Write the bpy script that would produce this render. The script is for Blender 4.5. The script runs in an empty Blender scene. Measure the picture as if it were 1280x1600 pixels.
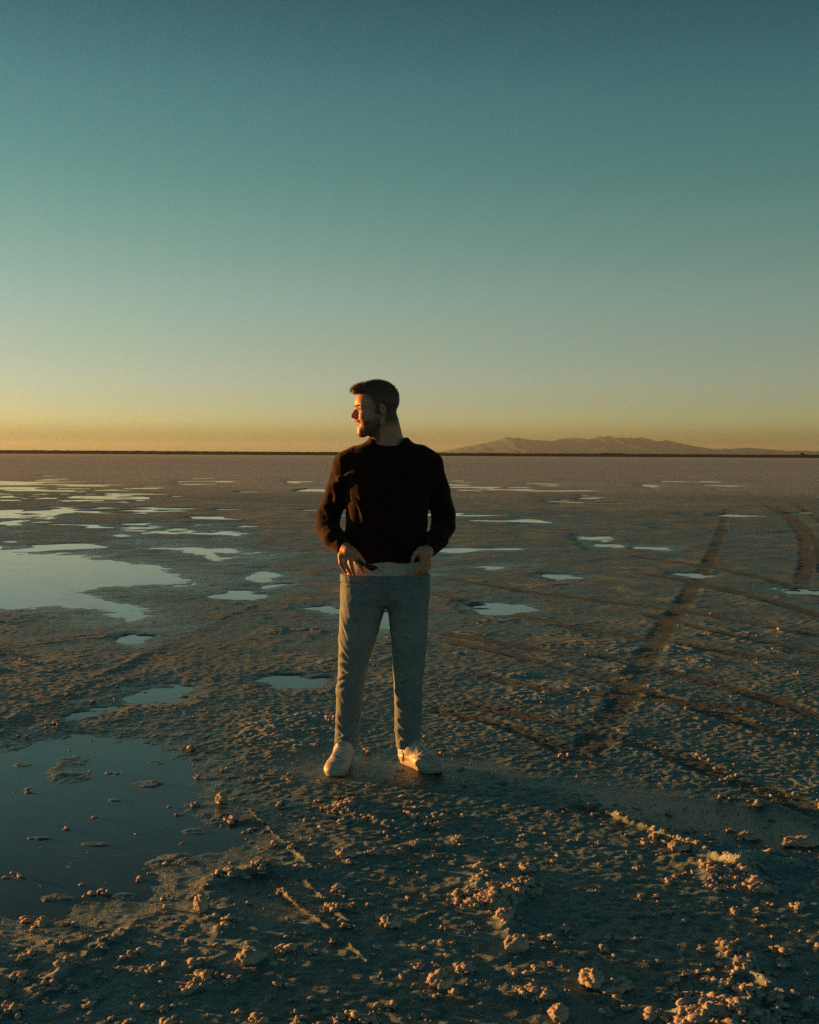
import bpy, bmesh, math, random
import numpy as np
from mathutils import Matrix, Vector

random.seed(4)
rng = np.random.default_rng(11)
scene = bpy.context.scene
col = scene.collection

# ------------------------------------------------------------------ camera
CAM_Z = 1.46
FPX = 1867.0                      # focal length in pixels of the 1280 px wide photograph
PITCH = math.radians(2.73)
ROLL = math.radians(0.31)
HAZE_DENSITY = 2.7e-5
cam_data = bpy.data.cameras.new('camera')
cam = bpy.data.objects.new('camera', cam_data)
col.objects.link(cam)
scene.camera = cam
cam_data.sensor_fit = 'HORIZONTAL'
cam_data.sensor_width = 24.0
cam_data.lens = 24.0 * FPX / 1280.0
cam_data.clip_start = 0.05
cam_data.clip_end = 120000.0
RC = Matrix.Rotation(math.pi / 2 - PITCH, 4, 'X') @ Matrix.Rotation(ROLL, 4, 'Z')
cam.matrix_world = Matrix.Translation((0, 0, CAM_Z)) @ RC
RCN = np.array(RC.to_3x3())

# ------------------------------------------------------------------ sun and sky
SUN_EL = math.radians(2.15)
SUN_AZ = math.radians(63.0)       # to the left of the view axis
sun_dir = Vector((-math.sin(SUN_AZ) * math.cos(SUN_EL), math.cos(SUN_AZ) * math.cos(SUN_EL), math.sin(SUN_EL)))
sun_data = bpy.data.lights.new('sun', 'SUN')
sun_data.energy = 5.0
sun_data.angle = math.radians(0.55)
sun_data.color = (1.0, 0.375, 0.075)
sun = bpy.data.objects.new('sun', sun_data)
sun.rotation_euler = sun_dir.to_track_quat('Z', 'Y').to_euler()
col.objects.link(sun)

world = bpy.data.worlds.new('World')
scene.world = world
world.use_nodes = True
wt = world.node_tree
wt.nodes.clear()
wo = wt.nodes.new('ShaderNodeOutputWorld')
bg = wt.nodes.new('ShaderNodeBackground')
sky = wt.nodes.new('ShaderNodeTexSky')
sky.sky_type = 'NISHITA'
sky.sun_disc = False
sky.sun_elevation = SUN_EL
sky.sun_rotation = -SUN_AZ
sky.altitude = 900
sky.air_density = 1.0
sky.dust_density = 1.0
sky.ozone_density = 1.0
bg.inputs['Strength'].default_value = 0.0605
# clear evening air: the sky turns teal with height above the horizon
wtc = wt.nodes.new('ShaderNodeTexCoord')
wsep = wt.nodes.new('ShaderNodeSeparateXYZ')
wt.links.new(wtc.outputs['Generated'], wsep.inputs[0])
wscale = wt.nodes.new('ShaderNodeMath'); wscale.operation = 'MULTIPLY'
wscale.inputs[1].default_value = 1.0
wt.links.new(wsep.outputs['Z'], wscale.inputs[0])
wramp = wt.nodes.new('ShaderNodeValToRGB')
wramp.color_ramp.interpolation = 'CARDINAL'
SKY_TINT = [(0.0, (.22, .39, 1.25)), (.0085, (.27, .47, 1.5)), (.0245, (.80, 1.18, 2.6)), (.0457, (.88, 1.21, 2.3)), (.0776, (.88, 1.16, 1.66)), (.14, (.82, 1.16, 1.28)), (.212, (.58, 1.08, 1.04)),
            (.295, (.40, .91, .93)), (.36, (.235, .61, .64)), (.55, (.165, .46, .48)), (.78, (.13, .37, .38)), (1.0, (.11, .33, .34))]
el = wramp.color_ramp.elements
SKY_K = 3.0                       # the ramp holds 0..1, scaled back after it
SKY_TINT = [(p_, tuple(v_ / SKY_K for v_ in c_)) for p_, c_ in SKY_TINT]
el[0].position, el[0].color = SKY_TINT[0][0], (*SKY_TINT[0][1], 1)
el[1].position, el[1].color = SKY_TINT[-1][0], (*SKY_TINT[-1][1], 1)
for p_, c_ in SKY_TINT[1:-1]:
    e_ = el.new(p_); e_.color = (*c_, 1)
wt.links.new(wscale.outputs[0], wramp.inputs[0])
wmul = wt.nodes.new('ShaderNodeMix'); wmul.data_type = 'RGBA'; wmul.blend_type = 'MULTIPLY'
wmul.inputs[0].default_value = 1.0
wt.links.new(sky.outputs[0], wmul.inputs[6])
wsc = wt.nodes.new('ShaderNodeVectorMath'); wsc.operation = 'SCALE'; wsc.inputs['Scale'].default_value = SKY_K
wt.links.new(wramp.outputs[0], wsc.inputs[0])
wt.links.new(wsc.outputs[0], wmul.inputs[7])
# faint cirrus streaks low over the horizon
wmap = wt.nodes.new('ShaderNodeMapping'); wmap.inputs['Scale'].default_value = (9, 9, 150)
wt.links.new(wtc.outputs['Generated'], wmap.inputs['Vector'])
wn = wt.nodes.new('ShaderNodeTexNoise'); wn.inputs['Scale'].default_value = 1.0; wn.inputs['Detail'].default_value = 4
wt.links.new(wmap.outputs[0], wn.inputs['Vector'])
wr1 = wt.nodes.new('ShaderNodeMapRange'); wr1.inputs[1].default_value = .58; wr1.inputs[2].default_value = .78
wt.links.new(wn.outputs['Fac'], wr1.inputs[0])
wr2 = wt.nodes.new('ShaderNodeValToRGB')
e2 = wr2.color_ramp.elements
e2[0].position, e2[0].color = .008, (0, 0, 0, 1)
e2[1].position, e2[1].color = .045, (0, 0, 0, 1)
e3 = e2.new(.024); e3.color = (.10, .09, .06, 1)
wt.links.new(wsep.outputs['Z'], wr2.inputs[0])
wcl = wt.nodes.new('ShaderNodeMix'); wcl.data_type = 'RGBA'; wcl.blend_type = 'MULTIPLY'; wcl.inputs[0].default_value = 1
wt.links.new(wr1.outputs[0], wcl.inputs[6]); wt.links.new(wr2.outputs[0], wcl.inputs[7])
wadd = wt.nodes.new('ShaderNodeMix'); wadd.data_type = 'RGBA'; wadd.blend_type = 'MULTIPLY'; wadd.inputs[0].default_value = 1
one = wt.nodes.new('ShaderNodeMix'); one.data_type = 'RGBA'; one.blend_type = 'ADD'; one.inputs[0].default_value = 1; one.inputs[6].default_value = (1, 1, 1, 1)
wt.links.new(wcl.outputs[2], one.inputs[7])
wt.links.new(wmul.outputs[2], wadd.inputs[6]); wt.links.new(one.outputs[2], wadd.inputs[7])
wt.links.new(wadd.outputs[2], bg.inputs['Color'])
wt.links.new(bg.outputs[0], wo.inputs['Surface'])

vs = scene.view_settings
scene.display_settings.display_device = 'sRGB'
vs.view_transform = 'Standard'
vs.look = 'None'
vs.exposure = 1.35
vs.gamma = 1.0
vs.use_curve_mapping = False
scene.cycles.use_denoising = False
scene.cycles.max_bounces = 6
scene.cycles.volume_bounces = 0
scene.cycles.sample_clamp_direct = 1.2
scene.cycles.sample_clamp_indirect = 1.2
scene.cycles.caustics_reflective = False
scene.cycles.caustics_refractive = False

# ------------------------------------------------------------------ helpers
def px_ray(px, py):
    v = RCN @ np.array([(px - 640.0) / FPX, (800.0 - py) / FPX, -1.0])
    return v

def px_ground(px, py, z=0.0):
    v = px_ray(px, py)
    t = (z - CAM_Z) / v[2]
    return v[0] * t, v[1] * t

def px_at(px, py, Y):
    v = px_ray(px, py)
    t = Y / v[1]
    return np.array([v[0] * t, Y, CAM_Z + v[2] * t])

def ground_px(x, y):
    """photo pixel of a ground point (z = 0); arrays"""
    vx, vy, vz = x, y, -CAM_Z
    cx = RCN[0, 0] * vx + RCN[1, 0] * vy + RCN[2, 0] * vz
    cy = RCN[0, 1] * vx + RCN[1, 1] * vy + RCN[2, 1] * vz
    cz = RCN[0, 2] * vx + RCN[1, 2] * vy + RCN[2, 2] * vz
    w = np.maximum(-cz, 0.3)
    return 640 + FPX * cx / w, 800 - FPX * cy / w

def sstep(a, b, x):
    t = np.clip((x - a) / (b - a), 0, 1)
    return t * t * (3 - 2 * t)

_perm = np.random.default_rng(5).permutation(256).astype(np.int32)
_perm = np.concatenate([_perm, _perm, _perm])
_ga = np.random.default_rng(6).random(256) * 2 * np.pi
_gx, _gy = np.cos(_ga), np.sin(_ga)

def noise2(x, y, seed=0):
    x = x + seed * 37.13; y = y + seed * 91.7
    xi = np.floor(x); yi = np.floor(y)
    xf = x - xi; yf = y - yi
    xi = xi.astype(np.int64) & 255; yi = yi.astype(np.int64) & 255
    xj = (xi + 1) & 255; yj = (yi + 1) & 255
    def g(a, b, dx, dy):
        h = _perm[_perm[a] + b]
        return _gx[h] * dx + _gy[h] * dy
    u = xf * xf * xf * (xf * (xf * 6 - 15) + 10)
    v = yf * yf * yf * (yf * (yf * 6 - 15) + 10)
    n00 = g(xi, yi, xf, yf); n10 = g(xj, yi, xf - 1, yf)
    n01 = g(xi, yj, xf, yf - 1); n11 = g(xj, yj, xf - 1, yf - 1)
    a = n00 + u * (n10 - n00); b = n01 + u * (n11 - n01)
    return (a + v * (b - a)) * 1.5

_wx = np.random.default_rng(7).random(256); _wy = np.random.default_rng(8).random(256)
_wr = np.random.default_rng(9).random(256)

def domes(x, y, seed=0, fill=0.8):
    """rounded nodules: hemispherical bumps at jittered cell points, 0..1"""
    x = x + seed * 17.3; y = y + seed * 53.9
    xi = np.floor(x).astype(np.int64); yi = np.floor(y).astype(np.int64)
    out = np.zeros_like(x)
    for i in (-1, 0, 1):
        for j in (-1, 0, 1):
            a = xi + i; b = yi + j
            h = _perm[_perm[a & 255] + (b & 255)]
            r = (0.35 + 0.5 * _wr[h]) * fill
            d2 = (a + _wx[h] - x) ** 2 + (b + _wy[h] - y) ** 2
            out = np.maximum(out, np.sqrt(np.maximum(r * r - d2, 0)))
    return out

def noise3(x, y, z, seed=0):
    """cheap smooth 3D value-like noise by mixing planes"""
    return (noise2(x + 0.37 * z, y - 0.21 * z, seed) + noise2(y + 0.31 * x, z, seed + 3) + noise2(z - 0.27 * y, x, seed + 5)) / 1.9

def mesh_obj(name, verts, faces, mat=None, parent=None, smooth=True, loc=(0, 0, 0)):
    me = bpy.data.meshes.new(name)
    verts = np.asarray(verts, dtype=np.float32)
    if isinstance(faces, np.ndarray):
        nf, k = faces.shape
        me.vertices.add(len(verts))
        me.vertices.foreach_set('co', verts.ravel())
        me.loops.add(nf * k)
        me.loops.foreach_set('vertex_index', faces.astype(np.int32).ravel())
        me.polygons.add(nf)
        me.polygons.foreach_set('loop_start', np.arange(0, nf * k, k, dtype=np.int32))
        me.update(calc_edges=True)
    else:
        me.from_pydata([tuple(v) for v in verts], [], faces)
    if smooth:
        me.polygons.foreach_set('use_smooth', np.ones(len(me.polygons), dtype=bool))
    if mat:
        me.materials.append(mat)
    o = bpy.data.objects.new(name, me)
    o.location = loc
    col.objects.link(o)
    if parent:
        o.parent = parent
    return o

def attr(o, name, vals):
    a = o.data.attributes.new(name, 'FLOAT', 'POINT')
    a.data.foreach_set('value', np.asarray(vals, dtype=np.float32))

def tag(o, label=None, cat=None, group=None, kind=None):
    if label: o['label'] = label
    if cat: o['category'] = cat
    if group: o['group'] = group
    if kind: o['kind'] = kind
    return o

class Mat:
    def __init__(self, name):
        self.m = bpy.data.materials.new(name)
        self.m.use_nodes = True
        self.t = self.m.node_tree
        self.b = self.t.nodes['Principled BSDF']
    def n(self, kind, **kw):
        nd = self.t.nodes.new(kind)
        for k, v in kw.items():
            if k.startswith('i_'):
                nd.inputs[k[2:].replace('_', ' ')].default_value = v
            else:
                setattr(nd, k, v)
        return nd
    def l(self, a, b):
        self.t.links.new(a, b)
    def set(self, **kw):
        for k, v in kw.items():
            self.b.inputs[k.replace('_', ' ')].default_value = v
    def obj(self):
        return self.n('ShaderNodeTexCoord').outputs['Object']
    def noise(self, scale, detail=4, rough=0.55, vec=None, typ='FBM'):
        nd = self.n('ShaderNodeTexNoise')
        nd.inputs['Scale'].default_value = scale
        nd.inputs['Detail'].default_value = detail
        nd.inputs['Roughness'].default_value = rough
        if vec is not None: self.l(vec, nd.inputs['Vector'])
        return nd.outputs['Fac']
    def ramp(self, fac, stops):
        r = self.n('ShaderNodeValToRGB')
        e = r.color_ramp.elements
        e[0].position, e[0].color = stops[0][0], (*stops[0][1], 1)
        e[1].position, e[1].color = stops[-1][0], (*stops[-1][1], 1)
        for p, c in stops[1:-1]:
            x = e.new(p); x.color = (*c, 1)
        self.l(fac, r.inputs[0])
        return r.outputs[0]
    def math(self, op, a, b=None, clamp=False):
        nd = self.n('ShaderNodeMath', operation=op, use_clamp=clamp)
        for i, v in enumerate((a, b)):
            if v is None: continue
            if isinstance(v, (int, float)): nd.inputs[i].default_value = v
            else: self.l(v, nd.inputs[i])
        return nd.outputs[0]
    def mix(self, fac, a, b, blend='MIX'):
        nd = self.n('ShaderNodeMix', data_type='RGBA', blend_type=blend)
        for i, v in ((0, fac), (6, a), (7, b)):
            if isinstance(v, (int, float)): nd.inputs[i].default_value = v
            elif isinstance(v, tuple): nd.inputs[i].default_value = (*v, 1)
            else: self.l(v, nd.inputs[i])
        return nd.outputs[2]
    def bump(self, h, strength, dist, prev=None):
        nd = self.n('ShaderNodeBump')
        nd.inputs['Strength'].default_value = strength
        nd.inputs['Distance'].default_value = dist
        self.l(h, nd.inputs['Height'])
        if prev is not None: self.l(prev, nd.inputs['Normal'])
        return nd.outputs['Normal']
    def attr(self, name):
        return self.n('ShaderNodeAttribute', attribute_name=name).outputs['Fac']

# ------------------------------------------------------------------ ground
# puddle outlines, the painted shadow band, tyre tracks: read off the flat ground, photo pixel -> ground plane
PUDDLES = [
    [(-400, 858), (0, 864), (90, 868), (170, 876), (250, 884), (288, 900), (300, 912), (240, 914), (150, 916), (120, 926), (210, 946), (216, 964), (150, 950), (70, 944), (0, 946), (-400, 950)],
    [(196, 822), (270, 820), (330, 830), (400, 834), (372, 838), (300, 836), (230, 830)],
    [(194, 840), (260, 846), (330, 852), (400, 862), (432, 870), (380, 880), (330, 878), (280, 864), (215, 856)],
    [(385, 893), (420, 890), (450, 904), (462, 914), (410, 921), (398, 908)],
    [(300, 917), (360, 922), (420, 934), (400, 938), (340, 931)],
    [(-300, 767), (40, 764), (130, 772), (220, 779), (100, 780), (30, 776), (-300, 776)],
    [(-300, 797), (20, 795), (96, 800), (92, 812), (40, 816), (0, 824), (-60, 830), (-300, 822)],
    [(100, 783), (190, 784), (200, 790), (120, 789)],
    [(270, 752), (370, 749), (360, 754), (290, 756)],
    [(300, 817), (390, 822), (400, 826), (310, 824)],
    [(450, 750), (510, 753), (500, 757), (455, 756)],
    [(-300, 1165), (20, 1168), (60, 1152), (140, 1143), (250, 1158), (282, 1200), (322, 1246), (296, 1266), (330, 1288), (384, 1296), (392, 1316), (372, 1330), (320, 1338), (262, 1346),
     (250, 1366), (246, 1396), (214, 1416), (190, 1404), (150, 1424), (80, 1446), (0, 1436), (-300, 1440)],
    [(172, 1086), (205, 1070), (262, 1070), (284, 1080), (262, 1092), (196, 1094)],
    [(424, 1064), (460, 1058), (510, 1064), (500, 1076), (440, 1074)],
    [(186, 1002), (208, 994), (226, 998), (206, 1008)],
    [(466, 950), (510, 946), (545, 956), (510, 960)],
    [(560, 968), (606, 960), (612, 980), (580, 986)],
    [(726, 946), (762, 941), (810, 946), (838, 953), (800, 958), (748, 957)],
    [(744, 886), (790, 884), (828, 888), (800, 893), (760, 892)],
    [(848, 899), (900, 898), (914, 904), (870, 906)],
    [(905, 838), (950, 840), (946, 844), (910, 843)],
    [(916, 852), (966, 853), (955, 856), (924, 856)],
    [(1000, 855), (1060, 857), (1040, 860)],
    [(1060, 897), (1120, 899), (1090, 905)],
    [(1212, 922), (1300, 925), (1300, 931), (1230, 929)],
    [(840, 776), (930, 778), (960, 786), (900, 788), (850, 784)],
    [(1000, 757), (1028, 758), (1020, 762)],
    [(700, 758), (780, 760), (770, 765), (705, 763)],
    [(360, 1380), (400, 1372), (470, 1392), (480, 1420), (430, 1440), (380, 1420)],
    [(836, 1230), (905, 1216), (1010, 1232), (1130, 1252), (1300, 1284), (1300, 1348), (1200, 1336), (1100, 1318), (1000, 1276), (920, 1250)],  # band of the man's cast shadow, put into the crust colour
    [(700, 1186), (760, 1184), (820, 1206), (860, 1222), (800, 1226), (730, 1206)],  # start of the same shadow band beside the shoes
    [(100, 1120), (150, 1098), (170, 1104), (120, 1132)],
]
WET_AND_SHADOW = {28, 29, 30}  # no water: a wet patch, and the man's shadow painted as darker, smoother crust
CALM = [
    [(870, 1262), (1010, 1312), (1160, 1382), (1300, 1440), (1300, 1520), (1180, 1480), (1060, 1500), (930, 1430), (840, 1330)],
    [(560, 1230), (720, 1225), (860, 1250), (840, 1330), (700, 1300), (590, 1280)],
    [(380, 1370), (470, 1380), (490, 1440), (420, 1460)],
    [(930, 1220), (1300, 1270), (1300, 1360), (1180, 1340), (1000, 1270)],
    [(640, 1380), (760, 1400), (740, 1500), (640, 1480)],
]
TRACKS = [  # (points, half width m, depth m, ridge m)
    ([(1136, 796), (1128, 830), (1108, 880), (1076, 930), (1040, 985), (1000, 1050), (958, 1120), (905, 1200)], 0.098, 0.0016, 0.0035),
    ([(660, 985), (760, 1004), (860, 1022), (960, 1032), (1070, 1058), (1200, 1096), (1330, 1140)], 0.085, 0.0016, 0.0035),
    ([(690, 930), (800, 962), (930, 990), (1060, 1008), (1180, 1030), (1330, 1050)], 0.100, 0.0016, 0.0035),
    ([(990, 896), (1080, 910), (1180, 934), (1320, 975)], 0.100, 0.0016, 0.0035),
    ([(1190, 786), (1230, 808), (1256, 838), (1262, 880), (1250, 930)], 0.110, 0.0016, 0.0035),
    ([(1240, 786), (1300, 824), (1330, 870)], 0.110, 0.0016, 0.0035),
    ([(90, 1100), (200, 1050), (330, 985), (430, 940)], 0.090, 0.0016, 0.0035),
    ([(700, 1100), (860, 1130), (1010, 1168), (1160, 1230), (1320, 1290)], 0.090, 0.0016, 0.0035),
]
TRACKS += [
    ([(700, 905), (820, 926), (960, 944), (1100, 962), (1300, 1000)], 0.09, 0.0016, 0.0035),
    ([(680, 1000), (800, 1026), (930, 1060), (1060, 1100), (1300, 1180)], 0.08, 0.0016, 0.0035),
    ([(980, 870), (1090, 884), (1200, 906), (1310, 940)], 0.10, 0.0016, 0.0035),
    ([(720, 1050), (840, 1080), (1000, 1096), (1150, 1110), (1310, 1130)], 0.08, 0.0016, 0.0035),
    ([(1216, 792), (1252, 818), (1280, 850), (1290, 900)], 0.10, 0.0016, 0.0035),
    ([(1000, 960), (1100, 985), (1220, 1010), (1320, 1030)], 0.09, 0.0016, 0.0035),
    ([(0, 1150), (90, 1104), (190, 1058), (300, 1010)], 0.08, 0.0016, 0.0035),
    ([(660, 1110), (760, 1130), (850, 1160), (900, 1190)], 0.07, 0.0016, 0.0035),
]
RIDGES = [  # (points, half width m, height m)
    ([(903, 1260), (960, 1282), (1020, 1306), (1075, 1330), (1110, 1346), (1158, 1366)], 0.017, 0.027),
    ([(392, 1270), (440, 1316), (478, 1354)], 0.006, 0.009),
    ([(424, 1384), (470, 1424), (520, 1464), (575, 1512)], 0.006, 0.010),
    ([(446, 1326), (492, 1366), (540, 1410)], 0.005, 0.007),
    ([(470, 1376), (530, 1436), (560, 1462)], 0.005, 0.007),
    ([(520, 1262), (580, 1286), (610, 1300)], 0.006, 0.007),
    ([(770, 1420), (792, 1450), (800, 1490)], 0.020, 0.009),
    ([(1130, 1500), (1170, 1530), (1230, 1566)], 0.014, 0.010),
    ([(60, 1560), (130, 1500), (200, 1462)], 0.020, 0.010),
]
_tr = []
_rd = []
for pts, hw, hh in RIDGES:
    P = np.array([px_ground(*p) for p in pts])
    tt = np.linspace(0, len(P) - 1, len(P) * 4); t = np.arange(len(P))
    _rd.append((np.stack([np.interp(tt, t, P[:, 0]), np.interp(tt, t, P[:, 1])], 1), hw, hh))
for pts, hw, dep, rid in TRACKS:
    P = np.array([px_ground(*p) for p in pts])
    t = np.arange(len(P)); tt = np.linspace(0, len(P) - 1, len(P) * 6)
    # smooth the hand-read points
    Q = np.stack([np.interp(tt, t, P[:, 0]), np.interp(tt, t, P[:, 1])], 1)
    for _ in range(3):
        Q[1:-1] = (Q[:-2] + 2 * Q[1:-1] + Q[2:]) / 4
    _tr.append((Q, hw, dep, rid))

def seg_dist(x, y, Q):
    """distance to a polyline, signed by side"""
    best = np.full(x.shape, 1e9); side = np.zeros(x.shape)
    for (ax, ay), (bx, by) in zip(Q[:-1], Q[1:]):
        ex, ey = bx - ax, by - ay
        L2 = ex * ex + ey * ey + 1e-12
        t = np.clip(((x - ax) * ex + (y - ay) * ey) / L2, 0, 1)
        dx, dy = x - ax - t * ex, y - ay - t * ey
        d = np.sqrt(dx * dx + dy * dy)
        m = d < best
        best = np.where(m, d, best)
        side = np.where(m, np.sign(ex * dy - ey * dx), side)
    return best, side

def poly_sd(u, v, poly):
    """signed distance in px (negative inside)"""
    best = np.full(u.shape, 1e9); inside = np.zeros(u.shape, dtype=bool)
    n = len(poly)
    for i in range(n):
        ax, ay = poly[i]; bx, by = poly[(i + 1) % n]
        ex, ey = bx - ax, by - ay
        t = np.clip(((u - ax) * ex + (v - ay) * ey) / (ex * ex + ey * ey + 1e-9), 0, 1)
        best = np.minimum(best, (u - ax - t * ex) ** 2 + (v - ay - t * ey) ** 2)
        c = ((ay > v) != (by > v))
        with np.errstate(divide='ignore', invalid='ignore'):
            xin = (bx - ax) * (v - ay) / (by - ay if by != ay else 1e-9) + ax
        inside ^= c & (u < xin)
    d = np.sqrt(best)
    return np.where(inside, -d, d)

FEET = [px_ground(530, 1200), px_ground(650, 1203)]

def ground_fields(x, y, sp):
    """height, dryness and lumpiness of the salt flat; sp = local sample spacing"""
    shp = x.shape
    x = np.asarray(x, float).ravel(); y = np.asarray(y, float).ravel(); sp = np.broadcast_to(sp, shp).ravel().astype(float)
    def oct_(L, seed, fn=noise2, sel=None):
        f = sstep(1.6, 3.2, L / sp)
        out = np.zeros_like(x)
        m = f > 0.01
        if sel is not None: m &= sel
        if m.any():
            out[m] = fn(x[m] / L, y[m] / L, seed) * f[m]
        return out
    r = np.hypot(x, y)
    # --- puddle basins
    u, v = ground_px(x, y)
    front = y > 1.0
    pud = np.zeros_like(x); wet_shadow = np.zeros_like(x); shore = np.zeros_like(x)
    wv = oct_(0.9, 21) * 0.6 + oct_(0.3, 22) * 0.35 + oct_(0.11, 23) * 0.25
    wfar = oct_(6.0, 24) * 0.7 + oct_(2.0, 25) * 0.5
    pxm = FPX * CAM_Z / np.maximum(y, 1) ** 2                     # px per metre along depth
    fa = sstep(9, 16, y)
    warp_v = np.clip(pxm * 0.35, 6.0, 16) * (wv * (1 + 0.5 * fa) + (wfar + oct_(3.3, 27) * 0.6 + oct_(1.1, 26) * 0.7) * fa)
    hole = sstep(-0.50 + 0.42 * fa, -0.18 + 0.42 * fa, oct_(2.4, 28) * 0.8 * (1 - 0.5 * sstep(14, 24, y)) + oct_(5.0, 37) * 0.7 * sstep(14, 24, y) + oct_(0.9, 29) * 0.6 + oct_(0.33, 30) * 0.45)
    for k, poly in enumerate(PUDDLES):
        pa = np.array(poly)
        lo = pa.min(0) - np.array([160, 90]); hi = pa.max(0) + np.array([160, 90])
        m = front & (u > lo[0]) & (u < hi[0]) & (v > lo[1]) & (v < hi[1])
        if not m.any(): continue
        ysc = (hi[1] - lo[1] - 180)
        soft = np.clip(ysc * 0.16, 1.0, 22.0)
        d = poly_sd(u[m] * 0.35, v[m], [(a * 0.35, b) for a, b in poly]) + warp_v[m] * min(1.0, ysc / 12)
        g = 1 - sstep(-soft, soft, d)
        if ysc < 120: g = g * (hole[m] if k else 1.0)
        if k not in WET_AND_SHADOW: shore[m] = np.maximum(shore[m], 1 - sstep(-soft, 3.2 * soft + 3, d))
        if k in WET_AND_SHADOW: wet_shadow[m] = np.maximum(wet_shadow[m], g)
        else: pud[m] = np.maximum(pud[m], g)
    # islands in the near puddle
    for (pu, pv, ru, rv) in [(115, 1202, 40, 21), (52, 1236, 16, 6), (205, 1333, 22, 8), (112, 1352, 14, 10), (108, 1278, 8, 4), (245, 1278, 5, 4), (268, 1292, 18, 8), (165, 1382, 10, 5), (40, 1196, 18, 4), (230, 1225, 22, 5), (300, 1300, 24, 7), (150, 1320, 30, 4), (60, 1310, 26, 4), (200, 1400, 26, 8), (90, 1405, 30, 7), (30, 1370, 20, 6), (240, 1190, 16, 5), (180, 1250, 12, 3)]:
        m = front & (np.abs(u - pu) < 3 * ru) & (np.abs(v - pv) < 3 * rv)
        if m.any():
            d = ((u[m] - pu) / ru) ** 2 + ((v[m] - pv) / rv) ** 2 + wv[m] * 1.6
            pud[m] *= 0.35 + 0.65 * sstep(0.1, 1.5, d)
    # far shallow pools, more of them to the left
    side = sstep(0.45, -0.35, x / np.maximum(y, 1))
    fp = oct_(14.0, 31) * 0.45 + oct_(5.0, 32) * 0.6 + oct_(2.2, 33) * 0.75 + oct_(0.9, 34) * 0.5
    band = sstep(10.0, 22.0, y) * (1 - sstep(64.0, 100.0, y))
    farp = sstep(0.50, 0.62, fp + 0.14 * side - (0.12 + 0.14 * sstep(40, 22, y) * 2.6) * (1 - side)) * band
    pud = np.maximum(pud, farp)
    shore = np.maximum(shore, sstep(0.24, 0.62, fp + 0.14 * side - 0.10 * (1 - side)) * band)
    # --- relief
    near = 1 - sstep(3.9, 5.4, y)                                  # the churned foreground
    mid = 1 - sstep(5.0, 9.0, y)
    sel = y < 16
    clump = oct_(0.62, 41) * 0.7 + oct_(0.26, 42) * 0.6 + oct_(1.7, 43) * 0.45 + oct_(0.11, 44) * 0.3
    clump = sstep(0.10, 0.80, clump)
    for poly in CALM:                                              # trodden, smoother crust
        pa = np.array(poly); lo = pa.min(0) - 60; hi = pa.max(0) + 60
        m = front & (u > lo[0]) & (u < hi[0]) & (v > lo[1]) & (v < hi[1])
        if m.any():
            d = poly_sd(u[m], v[m], poly) + 25 * wv[m]
            clump[m] *= 1 - 0.85 * (1 - sstep(-25, 20, d))
    track = np.zeros_like(x); ridge = np.zeros_like(x); cut = np.zeros_like(x)
    for Q, hw, dep, rid in _tr:
        m = (x > Q[:, 0].min() - 1) & (x < Q[:, 0].max() + 1) & (y > Q[:, 1].min() - 1) & (y < Q[:, 1].max() + 1)
        if not m.any(): continue
        d, s = seg_dist(x[m], y[m], Q)
        d = d + (oct_(0.4, 51)[m] * 0.22 + oct_(0.12, 52)[m] * 0.2 + oct_(1.3, 55)[m] * 0.1) * hw
        t_ = 1 - sstep(0.6 * hw, 1.15 * hw, d)
        ends = np.minimum(np.hypot(x[m] - Q[0, 0], y[m] - Q[0, 1]), np.hypot(x[m] - Q[-1, 0], y[m] - Q[-1, 1]))
        t_ *= sstep(0.0, 3 * hw, ends) * np.clip(0.75 + 0.5 * oct_(1.1, 56)[m] + 0.3 * oct_(0.3, 57)[m], 0, 1)
        cut[m] = np.maximum(cut[m], t_ * dep)
        track[m] = np.maximum(track[m], t_)
        rr = np.exp(-((d - 1.25 * hw) / (0.22 * hw + 0.010)) ** 2)
        rr *= np.clip(0.15 + 1.1 * oct_(0.45, 53)[m] + 0.8 * oct_(0.16, 54)[m], 0, 1.2) * sstep(0.0, 3 * hw, ends)
        ridge[m] = np.maximum(ridge[m], rr * rid)
    for Q, hw, hh in _rd:
        m = (x > Q[:, 0].min() - .2) & (x < Q[:, 0].max() + .2) & (y > Q[:, 1].min() - .2) & (y < Q[:, 1].max() + .2)
        if not m.any(): continue
        d, s = seg_dist(x[m], y[m], Q)
        d = d + (oct_(0.16, 58)[m] * 0.7 + oct_(0.05, 59)[m] * 0.35) * hw
        rr = np.exp(-(d / hw) ** 2) * np.clip(0.95 + 0.45 * oct_(0.12, 53)[m] + 0.12 * oct_(0.04, 54)[m], 0, 1.5)
        ridge[m] = np.maximum(ridge[m], rr * hh)
    track *= 0.25 + 0.75 * sstep(-0.6, 0.2, x)
    stand = np.zeros_like(x)
    for fx, fy in FEET:
        stand = np.maximum(stand, 1 - sstep(0.10, 0.42, np.hypot(x - fx, (y - fy))))
    smooth_ = np.clip(np.maximum(np.maximum(track * 0.6, stand * 0.9), np.maximum(pud * 0.72, np.maximum(shore * 0.6, wet_shadow * 0.85))), 0, 1)
    a = (1 - smooth_)
    lump = clump * a
    h = 0.014 + 0.003 * oct_(3.1, 61) + 0.0022 * oct_(1.1, 62) + 0.0022 * oct_(0.42, 63) * (0.3 + 0.7 * a)
    h += 0.012 * oct_(9.0, 60) * sstep(12, 40, y)
    h += a * (0.0008 * oct_(0.17, 64) + 0.0014 * oct_(0.075, 65, sel=sel) + 0.0026 * oct_(0.034, 66, sel=y < 9))
    h += 0.0026 * oct_(0.9, 68) * sstep(8, 16, y) + 0.0016 * oct_(0.3, 69) * sstep(5, 10, y) * a
    dm = 0.016 * oct_(0.10, 71, domes, y < 7) * (0.08 + 0.75 * near)
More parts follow.
